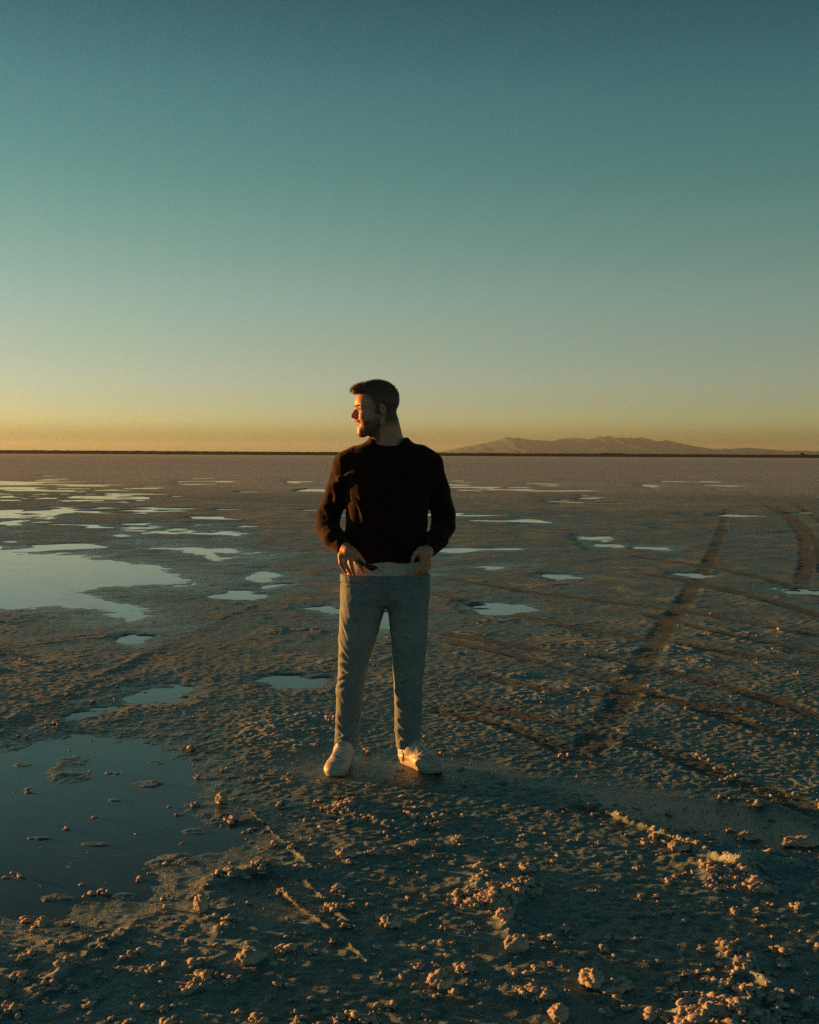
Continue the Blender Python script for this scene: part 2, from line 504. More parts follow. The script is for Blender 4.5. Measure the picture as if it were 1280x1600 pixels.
    dm += 0.014 * oct_(0.056, 72, domes, y < 12) * (0.6 + 0.4 * near)
    dm += 0.012 * oct_(0.032, 73, domes, y < 9)
    h += dm * (0.20 + 0.14 * mid * (1 - near) + 0.58 * lump) * (0.12 + 0.88 * a)
    h += lump * (0.002 + 0.012 * near)
    h += ridge * (0.5 + dm / 0.02)
    h -= cut
    h -= wet_shadow * 0.006
    h = np.where(stand > 0, h * (1 - stand) + 0.010 * stand + stand * 0.002 * oct_(0.06, 67), h)
    h += shore * (1 - stand) * (0.0042 * oct_(0.25, 84) + 0.0034 * oct_(0.09, 85) + 0.0024 * oct_(0.04, 86, sel=y < 9))
    h = h - shore * 0.0085 - pud * (0.015 + 0.012 * stand)
    dry = np.clip(0.48 + (h - 0.018) / 0.034 + 0.25 * oct_(0.5, 91) + 0.15 * oct_(2.1, 94) + 0.20 * lump, 0, 1)
    dry = dry * (1 - 0.5 * track) * (1 - 0.7 * wet_shadow) * (1 - 0.6 * shore * (1 - sstep(14, 40, y))) * (1 - 0.45 * stand)  # lower dryness also darkens the crust along the man's shadow
    dry = dry * (0.15 + 0.85 * sstep(-0.006, 0.012, h))
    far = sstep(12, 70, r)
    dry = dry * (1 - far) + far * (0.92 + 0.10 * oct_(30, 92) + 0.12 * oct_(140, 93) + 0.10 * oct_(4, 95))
    h = np.where(y < 1.0, 0.02, h)
    return h.reshape(shp), dry.reshape(shp), lump.reshape(shp), ridge.reshape(shp), pud.reshape(shp), smooth_.reshape(shp), track.reshape(shp)

def ground_z(x, y):
    return ground_fields(np.atleast_1d(np.asarray(x, float)), np.atleast_1d(np.asarray(y, float)), 0.006)[0]

STEP = 0.0017
ys = [2.25]
while ys[-1] < 24000:
    y_ = ys[-1]
    ys.append(y_ + STEP * y_ * max(1.0, y_ / 10.0))
ys = np.array([-400, -150, -60, -25, -10, -4, -1.5, 0.0, 0.8, 1.3, 1.6, 1.8, 1.95, 2.05, 2.12, 2.18, 2.22] + ys)
core = np.arange(-0.44, 0.44 + 1e-9, STEP)
outer = [0.44]
while outer[-1] < 1.5:
    outer.append(outer[-1] + max(0.004, (outer[-1] - 0.43) * 0.16))
outer = np.array(outer[1:])
us = np.concatenate([-outer[::-1], core, outer])
wy = np.maximum(2.25, np.abs(ys - 2.25) + 2.25)
GX = us[None, :] * wy[:, None]
GY = np.repeat(ys[:, None], len(us), 1)
dyr = np.gradient(ys); 
spx = np.gradient(us)[None, :] * wy[:, None]
SP = np.maximum(spx, np.abs(dyr)[:, None])
gh, gdry, glump, gridge, gpud, gsm, gtrack = ground_fields(GX, GY, SP)
nr, nc = GX.shape
idx = np.arange(nr * nc).reshape(nr, nc)
gf = np.stack([idx[:-1, :-1], idx[:-1, 1:], idx[1:, 1:], idx[1:, :-1]], -1).reshape(-1, 4)
gv = np.stack([GX, GY, gh], -1).reshape(-1, 3)

M = Mat('salt_crust')
ob = M.obj()
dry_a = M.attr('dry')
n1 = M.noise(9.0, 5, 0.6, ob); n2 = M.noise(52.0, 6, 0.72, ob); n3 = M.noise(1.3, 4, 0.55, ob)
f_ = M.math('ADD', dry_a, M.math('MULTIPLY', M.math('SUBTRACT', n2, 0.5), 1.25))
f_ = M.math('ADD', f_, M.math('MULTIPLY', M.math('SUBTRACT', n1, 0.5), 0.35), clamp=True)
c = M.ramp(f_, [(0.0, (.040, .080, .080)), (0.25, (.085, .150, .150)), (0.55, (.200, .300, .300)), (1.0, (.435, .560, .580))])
tint = M.ramp(n3, [(0.3, (.88, .96, 1.0)), (0.7, (1.0, .98, .93))])
rut = M.attr('rut')
cc = M.mix(1.0, c, tint, 'MULTIPLY')
cc = M.mix(M.math('MULTIPLY', rut, 0.50), cc, (.036, .074, .074))
M.l(cc, M.b.inputs['Base Color'])
rg = M.ramp(f_, [(0.0, (.24,) * 3), (0.35, (.50,) * 3), (0.75, (.9,) * 3)])
M.l(M.mix(rut, rg, (.95, .95, .95)), M.b.inputs['Roughness'])
M.set(**{'Specular_IOR_Level': 0.5})
nb = M.bump(M.noise(58.0, 5, 0.74, ob), 0.75, 0.016)
nb = M.bump(M.noise(260.0, 3, 0.6, ob), 0.5, 0.003, nb)
M.l(nb, M.b.inputs['Normal'])
mat_salt = M.m

ground = mesh_obj('ground', gv, gf, mat_salt)
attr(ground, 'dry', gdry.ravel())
attr(ground, 'rut', gtrack.ravel())
tag(ground, kind='structure')

# --- shallow water standing in the hollows
M = Mat('pool_water')
ob = M.obj()
M.set(Base_Color=(.030, .038, .036, 1), Roughness=0.035, IOR=1.333)
M.l(M.ramp(M.noise(2.2, 5, 0.65, ob), [(0.35, (.02,) * 3), (0.7, (.16,) * 3)]), M.b.inputs['Roughness'])
M.l(M.ramp(M.noise(3.1, 6, 0.7, ob), [(0.3, (.036, .056, .053)), (0.75, (.075, .092, .083))]), M.b.inputs['Base Color'])
M.l(M.bump(M.noise(9.0, 4, 0.6, ob), 0.08, 0.005), M.b.inputs['Normal'])
mat_water = M.m
water = mesh_obj('shallow_water', [(-400, 1.5, 0), (400, 1.5, 0), (400, 400, 0), (-400, 400, 0)], [(0, 1, 2, 3)], mat_water)
tag(water, kind='structure')

# ------------------------------------------------------------------ salt lumps and crumbs
def ico(sub):
    bm = bmesh.new()
    bmesh.ops.create_icosphere(bm, subdivisions=sub, radius=1.0)
    bm.verts.ensure_lookup_table()
    v = np.array([tuple(q.co) for q in bm.verts]); f = np.array([[q.index for q in p.verts] for p in bm.faces])
    bm.free()
    return v, f

M = Mat('dry_salt')
ob = M.obj()
c = M.ramp(M.noise(28.0, 5, 0.6, ob), [(0.25, (.27, .245, .215)), (0.5, (.42, .39, .355)), (0.8, (.58, .55, .51))])
M.l(c, M.b.inputs['Base Color'])
M.set(Roughness=0.85, Specular_IOR_Level=0.3)
nb = M.bump(M.noise(120.0, 5, 0.65, ob), 0.7, 0.006)
M.l(nb, M.b.inputs['Normal'])
mat_drysalt = M.m

iv1, if1 = ico(2)          # 42 verts, 80 faces
iv0, if0 = ico(1)
variants = []
for k in range(14):
    n = 1 + 0.55 * noise3(iv1[:, 0] * 1.3 + k * 7.1, iv1[:, 1] * 1.3, iv1[:, 2] * 1.3, k) + 0.5 * noise3(iv1[:, 0] * 3 + k * 3.1, iv1[:, 1] * 3, iv1[:, 2] * 3, k + 9)
    variants.append(iv1 * n[:, None])
variants0 = [iv0 * (1 + np.random.default_rng(k).uniform(-.28, .3, len(iv0)))[:, None] for k in range(14)]

def field_at(X, Y):
    return ground_fields(X, Y, np.full(X.shape, 0.006))

# candidate spots: clusters where the crust is lumpy, rare loose bits elsewhere
NC = 60000
cu = rng.uniform(-0.50, 0.50, NC)
cy = 2.35 * (11.0 / 2.35) ** (rng.random(NC) ** 1.15)
cx = cu * np.maximum(cy, 2.25)
H_, D_, L_, R_, P_, S_ = field_at(cx, cy)[:6]
p = np.clip(L_ * 0.9 + 0.12 + R_ / 0.030, 0, 1) ** 1.3 * (1 - 0.97 * np.clip(P_ * 1.3, 0, 1)) * (1 - 0.9 * S_) * (1.0 - 0.88 * sstep(4.0, 6.5, cy))
p += 0.05 * np.clip(P_, 0, 1) * (P_ < 0.85) + 0.012
keep = rng.random(NC) < p * 0.42
cx, cy, L_, R_ = cx[keep], cy[keep], L_[keep], R_[keep]
PX, PY, PR, PZ = [], [], [], []
for x0, y0, l0, r0 in zip(cx, cy, L_, R_):
    big = rng.random() ** 4.0
    n = int(4 + 70 * big * (0.25 + l0)) if y0 < 5 else int(2 + 10 * big)
    rad = (0.010 + 0.034 * big) * (0.5 + 0.7 * l0)
    a0 = rng.uniform(0, math.pi); el = rng.uniform(1.0, 2.6)
    for _ in range(n):
        q = rng.normal(0, 1, 2) * rad * 0.6
        qx = q[0] * el * math.cos(a0) - q[1] * math.sin(a0); qy = q[0] * el * math.sin(a0) + q[1] * math.cos(a0)
        rr = 0.0024 + 0.0062 * rng.random() ** 2.5 * (1 + 0.8 * big)
        dd = math.hypot(*q) / (rad + 1e-6)
        PX.append(x0 + qx); PY.append(y0 + qy); PR.append(rr); PZ.append(max(0, 1 - dd) * rad * 0.45 * big)
PX, PY, PR, PZ = map(np.array, (PX, PY, PR, PZ))
# flecks floating at the margins of the near puddle and single grains everywhere
NF = 8000
fu = rng.uniform(-0.48, 0.48, NF); fy = 2.4 * (9.0 / 2.4) ** rng.random(NF); fx = fu * fy
Hf = field_at(fx, fy)
fl_ = noise2(fx / 0.5, fy / 0.5, 77) + 0.7 * noise2(fx / 0.13, fy / 0.13, 78)
kf = (Hf[0] > -0.002) | ((rng.random(NF) < 0.5) & (fl_ > 0.55))
PX = np.concatenate([PX, fx[kf]]); PY = np.concatenate([PY, fy[kf]])
PR = np.concatenate([PR, 0.0015 + 0.0032 * rng.random(kf.sum()) ** 2]); PZ = np.concatenate([PZ, np.zeros(kf.sum())])
NMAX = 58000
if len(PX) > NMAX:
    sel_ = rng.choice(len(PX), NMAX, replace=False); PX, PY, PR, PZ = PX[sel_], PY[sel_], PR[sel_], PZ[sel_]
gz = field_at(PX, PY)[0]
def grains(sel, base, faces):
    n = int(sel.sum())
    X, Y, R, Z, G = PX[sel], PY[sel], PR[sel], PZ[sel], gz[sel]
    ang = rng.uniform(0, 6.283, n); VV = np.array(base)[rng.integers(0, 14, n)]
    ca, sa = np.cos(ang)[:, None], np.sin(ang)[:, None]
    sx = (R * rng.uniform(0.8, 1.6, n))[:, None]; sy = (R * rng.uniform(0.8, 1.2, n))[:, None]; sz = (R * rng.uniform(0.45, 0.85, n))[:, None]
    vx = VV[..., 0] * sx; vy = VV[..., 1] * sy; vz = VV[..., 2] * sz
    V = np.stack([vx * ca - vy * sa + X[:, None], vx * sa + vy * ca + Y[:, None], vz + (np.maximum(G, -0.002) + Z + R * 0.35)[:, None]], -1).reshape(-1, 3)
    F = (faces[None] + (np.arange(n) * VV.shape[1])[:, None, None]).reshape(-1, 3)
    return V, F
small = PR < 0.0062
V0, F0 = grains(small, variants0, if0)
V1, F1 = grains(~small, variants, if1)
crumbs = mesh_obj('salt_crumbs', np.concatenate([V0, V1]), np.concatenate([F0, F1 + len(V0)]), mat_drysalt)
tag(crumbs, 'pale salt crumbs scattered over the crusted flat', 'salt crumbs', kind='stuff')
print('crumbs', small.sum(), (~small).sum())

iv3, if3 = ico(4)
def salt_lump(px, py, w_px, h_px, label, seed, turn=0.0, tall=1.0, group='loose salt lumps in the foreground'):
    x, y = px_ground(px, py, 0.015)
    m_px = y / FPX
    rx, rz = w_px * m_px * 0.5, h_px * m_px * 0.34 * tall
    ry = max(rx * 0.55, h_px * m_px * 0.55)
    v = iv3.copy()
    n = 1 + 0.34 * noise3(v[:, 0] * 1.1 + seed * 3.7, v[:, 1] * 1.1 + seed, v[:, 2] * 1.1, seed)
    v = v * n[:, None]
    d = v / np.linalg.norm(v, axis=1, keepdims=True)
    # knobbly popcorn surface
    q = d * (np.array([rx, ry, rz]) / 0.012)
    kn = (domes(q[:, 0] + 0.4 * q[:, 2], q[:, 1] + 0.7 * q[:, 2], seed) + domes(q[:, 1] - 0.5 * q[:, 0], q[:, 2] + 0.3 * q[:, 0], seed + 4)) * 0.5
    fine = noise3(q[:, 0] * 2.3, q[:, 1] * 2.3, q[:, 2] * 2.3, seed + 2)
    v = v * np.array([rx, ry, rz]) + d * ((kn - 0.3) * 0.017 + fine * 0.0045)[:, None]
    c_, s_ = math.cos(turn), math.sin(turn)
    v = np.stack([v[:, 0] * c_ - v[:, 1] * s_, v[:, 0] * s_ + v[:, 1] * c_, v[:, 2]], 1)
    z0 = float(ground_z(x, y)[0])
    v[:, 2] = np.maximum(v[:, 2] + rz * 0.55, -0.02)
    o = mesh_obj('salt_lump', v, if3, mat_drysalt, loc=(x, y, z0))
    tag(o, label, 'salt lump', group)
    return o
LUMPS = [
    (391, 1502, 46, 34, 'large orange-lit salt lump standing alone by the wet patch at lower left', 0.5, 1.0),
    (541, 1338, 32, 20, 'rounded salt lump in front of the shoes, left of the little one', 0.2, 1.0),
    (925, 1540, 34, 46, 'humped salt lump near the bottom edge, right of centre', 0.2, 1.0),
    (965, 1548, 58, 24, 'long low salt lump slanting up beside the humped one', 0.45, 1.0),
    (872, 1592, 30, 34, 'small salt lump cut by the bottom edge, right of centre', 0.0, 1.0),
    (790, 1440, 36, 26, 'salt lump heading a broken row in the middle foreground', 1.0, 1.0),
    (806, 1484, 52, 34, 'lowest and widest salt lump of the broken row in the foreground', 0.7, 1.0),
    (826, 1360, 28, 22, 'lone bright salt lump on smooth crust in front of the ridge', 0.2, 1.0),
    (1060, 1328, 34, 24, 'blocky salt lump at the middle of the straight tyre ridge', -0.5, 1.0),
    (1172, 1308, 36, 20, 'salt lump beyond the tyre ridge on the smooth dark strip', 0.0, 1.0),
    (1252, 1318, 56, 24, 'broad salt lump beyond the tyre ridge at the right edge', 0.2, 1.0),
    (1190, 1392, 44, 20, 'flat salt lump past the lower end of the tyre ridge', 0.1, 1.0),
    (660, 1280, 30, 13, 'low salt lump on the trodden crust below the right shoe', 0.1, 1.0),
    (612, 1447, 36, 26, 'salt lump beside the short rut marks, near the middle foreground', 0.6, 1.0),
    (688, 1540, 30, 44, 'leaning salt crumb pile near the bottom centre', 1.1, 1.0),
    (313, 1420, 20, 40, 'narrow salt lump at the corner of the near puddle', 0.3, 1.0),
    (65, 1440, 22, 24, 'salt lump poking up at the near edge of the puddle, far left', 0.2, 1.0),
    (346, 1250, 18, 26, 'small upright salt lump on the right shore of the near puddle', 0.2, 1.0),
    (1210, 1562, 36, 22, 'salt lump at the lower right end of a crumb trail', 0.5, 1.0),
    (585, 1335, 26, 14, 'little salt lump right of the rounded one in front of the shoes', 0.2, 1.0),
]
for k, (a_, b_, w_, h_, lab, tn, tl) in enumerate(LUMPS):
    salt_lump(a_, b_, w_, h_, lab, k + 1, tn, tl)

# ------------------------------------------------------------------ implicit-surface modelling
class Grid:
    def __init__(self, lo, hi, h):
        self.lo = np.array(lo, float); self.h = h
        self.n = np.ceil((np.array(hi) - self.lo) / h).astype(int) + 1
        self.ax = [self.lo[i] + h * np.arange(self.n[i]) for i in range(3)]
        self.d = np.full(tuple(self.n), 0.09, dtype=np.float32)
    def sl(self, lo, hi):
        out = []
        for i in range(3):
            a = int(np.clip(math.floor((lo[i] - self.lo[i]) / self.h), 0, self.n[i]))
            b = int(np.clip(math.ceil((hi[i] - self.lo[i]) / self.h) + 1, 0, self.n[i]))
            out.append(slice(a, b))
        return tuple(out)
    def xyz(self, s):
        return (self.ax[0][s[0]][:, None, None], self.ax[1][s[1]][None, :, None], self.ax[2][s[2]][None, None, :])
    def add(self, fn, lo, hi, k=0.01):
        s = self.sl(np.array(lo) - k - 0.02, np.array(hi) + k + 0.02)
        b = fn(*self.xyz(s)); a = self.d[s]
        if k > 0:
            t = np.maximum(k - np.abs(a - b), 0) / k
            self.d[s] = np.minimum(a, b) - t * t * k * 0.25
        else:
            self.d[s] = np.minimum(a, b)
    def cut(self, fn, lo, hi, k=0.005):
        s = self.sl(np.array(lo) - k - 0.02, np.array(hi) + k + 0.02)
        b = -fn(*self.xyz(s)); a = self.d[s]
        t = np.maximum(k - np.abs(a - b), 0) / max(k, 1e-6)
        self.d[s] = np.maximum(a, b) + t * t * k * 0.25
    def cone(self, a, b, ra, rb, k=0.01, cut=False):
        a = np.array(a, float); b = np.array(b, float)
        ba = b - a; L = float(ba @ ba) + 1e-12
        def fn(x, y, z):
            t = np.clip(((x - a[0]) * ba[0] + (y - a[1]) * ba[1] + (z - a[2]) * ba[2]) / L, 0, 1)
            return np.sqrt((x - a[0] - t * ba[0]) ** 2 + (y - a[1] - t * ba[1]) ** 2 + (z - a[2] - t * ba[2]) ** 2) - (ra + (rb - ra) * t)
        r = max(ra, rb)
        (self.cut if cut else self.add)(fn, np.minimum(a, b) - r, np.maximum(a, b) + r, k)
    def ell(self, c, r, k=0.01, R=None, cut=False):
        c = np.array(c, float); r = np.array(r, float)
        R = np.eye(3) if R is None else np.asarray(R)      # columns = local axes
        def fn(x, y, z):
            dx, dy, dz = x - c[0], y - c[1], z - c[2]
            p = [dx * R[0, i] + dy * R[1, i] + dz * R[2, i] for i in range(3)]
            k0 = np.sqrt(sum((p[i] / r[i]) ** 2 for i in range(3)))
            k1 = np.sqrt(sum((p[i] / r[i] ** 2) ** 2 for i in range(3))) + 1e-9
            return k0 * (k0 - 1) / k1
        m = np.full(3, r.max())
        (self.cut if cut else self.add)(fn, c - m, c + m, k)
    def loft(self, rows, k=0.01, power=2.2, round_=0.0, warp=None):
        """rows: (z, cx, cy, rx, ry) from bottom to top"""
        rows = np.array(sorted(rows), float)
        zd = np.linspace(rows[0, 0], rows[-1, 0], 300)
        tab = [np.interp(zd, rows[:, 0], rows[:, i]) for i in range(1, 5)]
        ker = np.ones(15) / 15
        tab = [np.convolve(np.pad(np.convolve(np.pad(t, 7, 'edge'), ker, 'valid'), 7, 'edge'), ker, 'valid') for t in tab]
        z0, z1 = rows[0, 0], rows[-1, 0]
        def fn(x, y, z):
            cx, cy, rx, ry = [np.interp(z.ravel(), zd, t)[None, None, :] for t in tab]
            q = (np.abs((x - cx) / rx) ** power + np.abs((y - cy) / ry) ** power) ** (1 / power)
            d = (q - 1) * np.minimum(rx, ry)
            return np.maximum(np.maximum(d, z0 - z), z - z1)
        m = (rows[:, 3:5]).max()
        lo = [(rows[:, 1] - rows[:, 3]).min(), (rows[:, 2] - rows[:, 4]).min(), z0]
        hi = [(rows[:, 1] + rows[:, 3]).max(), (rows[:, 2] + rows[:, 4]).max(), z1]
        self.add(fn, lo, hi, k)
    def mesh(self):
        d = self.d; h = self.h
        s = d < 0
        nx, ny, nz = d.shape
        cnt = np.zeros((nx - 1, ny - 1, nz - 1), dtype=np.uint8)
        for i in (0, 1):
            for j in (0, 1):
                for k in (0, 1):
                    cnt += s[i:nx - 1 + i, j:ny - 1 + j, k:nz - 1 + k]
        act = np.argwhere((cnt > 0) & (cnt < 8))
        corner = {}
        for i in (0, 1):
            for j in (0, 1):
                for k in (0, 1):
                    corner[(i, j, k)] = d[act[:, 0] + i, act[:, 1] + j, act[:, 2] + k].astype(np.float64)
        acc = np.zeros((len(act), 3)); n = np.zeros(len(act))
        for c0 in corner:
            for ax in range(3):
                if c0[ax] == 1: continue
                c1 = list(c0); c1[ax] = 1; c1 = tuple(c1)
                a, b = corner[c0], corner[c1]
                m = (a < 0) != (b < 0)
                t = np.where(m, a / np.where(m, a - b, 1), 0)
                p = np.repeat(np.array(c0, float)[None], len(act), 0)
                p[:, ax] += t
                acc += p * m[:, None]; n += m
        v = self.lo + (act + acc / n[:, None]) * h
        im = np.full(cnt.shape, -1, dtype=np.int64)
        im[act[:, 0], act[:, 1], act[:, 2]] = np.arange(len(act))
        quads = []
        for ax in range(3):
            o1, o2 = (ax + 1) % 3, (ax + 2) % 3
            sa = [slice(None)] * 3; sb = [slice(None)] * 3
            sa[ax] = slice(0, -1); sb[ax] = slice(1, None)
            A, B = s[tuple(sa)], s[tuple(sb)]
            e = np.argwhere(A != B)
            ok = (e[:, o1] > 0) & (e[:, o2] > 0) & (e[:, o1] < d.shape[o1] - 1) & (e[:, o2] < d.shape[o2] - 1)
            e = e[ok]
            flip = A[e[:, 0], e[:, 1], e[:, 2]]
            def cell(d1, d2):
                q = e.copy(); q[:, o1] -= d1; q[:, o2] -= d2
                return im[q[:, 0], q[:, 1], q[:, 2]]
            q = np.stack([cell(1, 1), cell(0, 1), cell(0, 0), cell(1, 0)], 1)
            q = np.where(flip[:, None], q, q[:, ::-1])
            quads.append(q)
        return v, np.concatenate(quads)

def vnormals(v, f):
    n = np.zeros_like(v)
    fn = np.cross(v[f[:, 2]] - v[f[:, 0]], v[f[:, 3 if f.shape[1] > 3 else 1]] - v[f[:, 1]])
    if f.shape[1] == 3:
        fn = np.cross(v[f[:, 1]] - v[f[:, 0]], v[f[:, 2]] - v[f[:, 0]])
    for i in range(f.shape[1]):
        np.add.at(n, f[:, i], fn)
    return n / (np.linalg.norm(n, axis=1, keepdims=True) + 1e-12)

def relax(v, f, it=2, w=0.5):
    e = np.concatenate([f[:, [i, (i + 1) % f.shape[1]]] for i in range(f.shape[1])])
    for _ in range(it):
        s = np.zeros_like(v); c = np.zeros(len(v))
        np.add.at(s, e[:, 0], v[e[:, 1]]); np.add.at(c, e[:, 0], 1)
        v = v * (1 - w) + w * s / np.maximum(c, 1)[:, None]
    return v

def tube(pts, r, seg=8):
    """closed tube along points -> verts, faces"""
    pts = np.array(pts, float); r = np.broadcast_to(r, len(pts))
    V, F = [], []
    up = np.array([0.13, 0.21, 1.0])
    for i, p in enumerate(pts):
        t = pts[min(i + 1, len(pts) - 1)] - pts[max(i - 1, 0)]
        t /= np.linalg.norm(t) + 1e-9
        a = np.cross(t, up); a /= np.linalg.norm(a) + 1e-9
        b = np.cross(t, a)
        for k in range(seg):
            th = 2 * math.pi * k / seg
            V.append(p + r[i] * (math.cos(th) * a + math.sin(th) * b))
    n = len(pts)
    for i in range(n - 1):
        for k in range(seg):
            F.append((i * seg + k, i * seg + (k + 1) % seg, (i + 1) * seg + (k + 1) % seg, (i + 1) * seg + k))
    F.append(tuple(range(seg))[::-1]); F.append(tuple((n - 1) * seg + k for k in range(seg)))
    return V, F

# ------------------------------------------------------------------ the man
YB = 5.54                                        # distance of the body
BX = px_at(602, 900, YB)[0]
BASE = np.array([BX, YB, 0.0])
def Q(px, py, dy=0.0):
    """photo pixel at depth offset dy (towards the camera is negative) -> local coordinates"""
    return px_at(px, py, YB + dy) - BASE
def QZ(py): return Q(602, py)[2]

# skin
M = Mat('skin')
ob = M.obj()
stub = M.attr('stubble')
sk = M.ramp(M.noise(30, 4, 0.6, ob), [(0.3, (.49, .245, .160)), (0.7, (.57, .300, .205))])
M.l(M.mix(stub, sk, (.055, .034, .023)), M.b.inputs['Base Color'])
M.set(Roughness=0.5, Subsurface_Weight=0.30, Subsurface_Scale=0.016, Specular_IOR_Level=0.4)
M.b.inputs['Subsurface Radius'].default_value = (1.0, 0.35, 0.2)
M.l(M.bump(M.noise(330, 3, 0.6, ob), 0.15, 0.002), M.b.inputs['Normal'])
mat_skin = M.m

g = Grid((-0.42, -0.30, 0.80), (0.42, 0.26, 1.84), 0.0033)
# head frame: f forward, s to his left, z up, turned to face image left
YAW = math.radians(10)
HO = Q(590, 640, -0.01)
Fd = np.array([-math.cos(YAW), -math.sin(YAW), 0.0]); Sd = np.array([math.sin(YAW), -math.cos(YAW), 0.0]); Ud = np.array([0, 0, 1.0])
TILT = math.radians(-2)
Fd, Ud = Fd * math.cos(TILT) + Ud * math.sin(TILT), Ud * math.cos(TILT) - Fd * math.sin(TILT)
HR = np.stack([Fd, Sd, Ud], 1)
def Hd(f, s, z): return HO + Fd * f + Sd * s + Ud * z
g.ell(Hd(-.002, 0, .040), (.098, .074, .083), 0.01, HR)            # cranium
g.ell(Hd(.050, 0, .030), (.053, .060, .050), 0.02, HR)             # forehead
g.ell(Hd(.048, 0, -.040), (.046, .054, .075), 0.02, HR)            # face
for s_ in (-1, 1):
    g.cone(Hd(.005, s_ * .052, -.055), Hd(.068, s_ * .016, -.108), .020, .015, 0.022)   # jaw
    g.cone(Hd(.088, s_ * .012, .014), Hd(.076, s_ * .046, .016), .0125, .011, 0.010)    # brow
    g.ell(Hd(.064, s_ * .040, -.028), (.028, .022, .022), 0.016, HR)                   # cheek
    g.ell(Hd(.100, s_ * .031, .001), (.016, .014, .0095), 0.008, HR, cut=True)         # eye socket
    g.cone(Hd(.086, s_ * .020, .0035), Hd(.079, s_ * .043, .0015), .0065, .0055, 0.004) # lid
    g.ell(Hd(.104, s_ * .0092, -.033), (.0090, .0060, .0062), 0.004, HR)               # nostril wing
    # ear
    er = HR @ np.array([[math.cos(.25), 0, math.sin(.25)], [0, 1, 0], [-math.sin(.25), 0, math.cos(.25)]])
    g.ell(Hd(-.013, s_ * .0735, -.001), (.0150, .0080, .0255), 0.004, er)
    g.ell(Hd(-.011, s_ * .0825, .003), (.0105, .0095, .0180), 0.002, er, cut=True)
    g.ell(Hd(-.004, s_ * .077, -.006), (.006, .006, .008), 0.003, er)
g.cone(Hd(.098, 0, .006), Hd(.1175, 0, -.0265), .0078, .0088, 0.007)   # nose
g.cone(Hd(.112, 0, -.029), Hd(.098, 0, -.037), .008, .008, 0.006)
g.cone(Hd(.084, 0, .004), Hd(.100, 0, -.030), .0100, .0100, 0.010)
g.ell(Hd(.092, 0, -.050), (.015, .024, .015), 0.012, HR)              # muzzle
g.cone(Hd(.080, -.024, -.053), Hd(.1055, 0, -.0485), .0052, .0055, 0.005); g.cone(Hd(.080, .024, -.053), Hd(.1055, 0, -.0485), .0052, .0055, 0.005)
g.ell(Hd(.074, 0, -.085), (.022, .026, .018), 0.014, HR)
g.ell(Hd(.094, 0, -.0665), (.026, .0245, .0135), 0.004, HR, cut=True)   # open smiling mouth
for s_ in (-1, 1):
    g.cone(Hd(.077, s_ * .022, -.064), Hd(.0945, 0, -.0830), .0050, .0062, 0.005)   # lower lip
g.ell(Hd(.079, 0, -.107), (.0185, .022, .0175), 0.014, HR)            # chin
NB = Q(606, 700, 0.012)
g.cone(Hd(-.030, 0, -.040), NB, .056, .061, 0.03)                      # neck
g.cone(Hd(.012, 0, -.095), Q(598, 700, -0.012), .030, .036, 0.02)       # throat
g.cone(Hd(-.052, .0, -.06), Q(616, 702, 0.02), .044, .055, 0.02)
# trunk, kept inside the clothes
g.cone(Q(568, 726, .01), Q(648, 726, .01), .055, .055, 0.03)
g.loft([(QZ(905), 0, 0, .150, .095), (QZ(860), 0, 0, .145, .090), (QZ(800), .005, 0, .160, .098), (QZ(740), .01, .005, .165, .095), (QZ(708), .012, .01, .09, .06)], 0.02)
# arms
ELB_L, ELB_R = Q(512, 824, .03), Q(693, 824, .03)
WR_L, WR_R = Q(540, 857, -.118), Q(669, 860, -.125)
ARM_L = [(Q(556, 716, .012), .058), (Q(542, 726, .012), .061), (Q(528, 768, .03), .056), (Q(514, 804, .05), .055), (Q(512, 822, .03), .053), (Q(522, 842, -.045), .048), (Q(536, 856, -.100), .038)]
ARM_R = [(Q(656, 714, .012), .058), (Q(671, 726, .012), .061), (Q(684, 768, .03), .055), (Q(693, 804, .05), .053), (Q(693, 822, .03), .052), (Q(684, 842, -.045), .047), (Q(672.5, 857, -.108), .038)]
for arm, wr in ((ARM_L, WR_L), (ARM_R, WR_R)):
    pr = [(p, r * .62) for p, r in arm] + [(wr, .024)]
    for (p, r), (q, s) in zip(pr[:-1], pr[1:]):
        g.cone(p, q, r, s, 0.012)
# his right hand (image left): back of the hand forward, fingers down on the waistband
HZ = -.150
g.cone(WR_L, Q(544, 862, HZ), .024, .026, 0.016)
g.cone(Q(533, 866, HZ + .006), Q(556, 865, HZ - .004), .0125, .0140, 0.014)     # knuckle row
g.cone(WR_L, Q(536, 866, HZ + .004), .020, .013, 0.012); g.cone(WR_L, Q(554, 866, HZ - .002), .021, .014, 0.012)
FING = [((531, 868, HZ + .004), (532, 880, HZ - .004), (537, 889, HZ + .008), (541, 895, HZ + .024), .0082),
        ((538.5, 867, HZ - .004), (540, 881, HZ - .014), (545, 891, HZ), (548, 897, HZ + .018), .0090),
        ((546.5, 866, HZ - .006), (549, 881, HZ - .018), (552, 892, HZ - .004), (554, 898, HZ + .014), .0093),
        ((555, 867, HZ - .004), (560, 879, HZ - .020), (565, 889, HZ - .010), (567.5, 895, HZ + .004), .0090)]
for a_, b_, c_, d_, r_ in FING:
    P4 = [Q(*q) for q in (a_, b_, c_, d_)]
    g.cone(P4[0], P4[1], r_ * 1.10, r_ * 1.0, 0.0045); g.cone(P4[1], P4[2], r_, r_ * .92, 0.003); g.cone(P4[2], P4[3], r_ * .92, r_ * .78, 0.003)
g.cone(Q(550, 858, HZ + .012), Q(561, 868, HZ - .008), .0135, .0105, 0.010)      # thumb
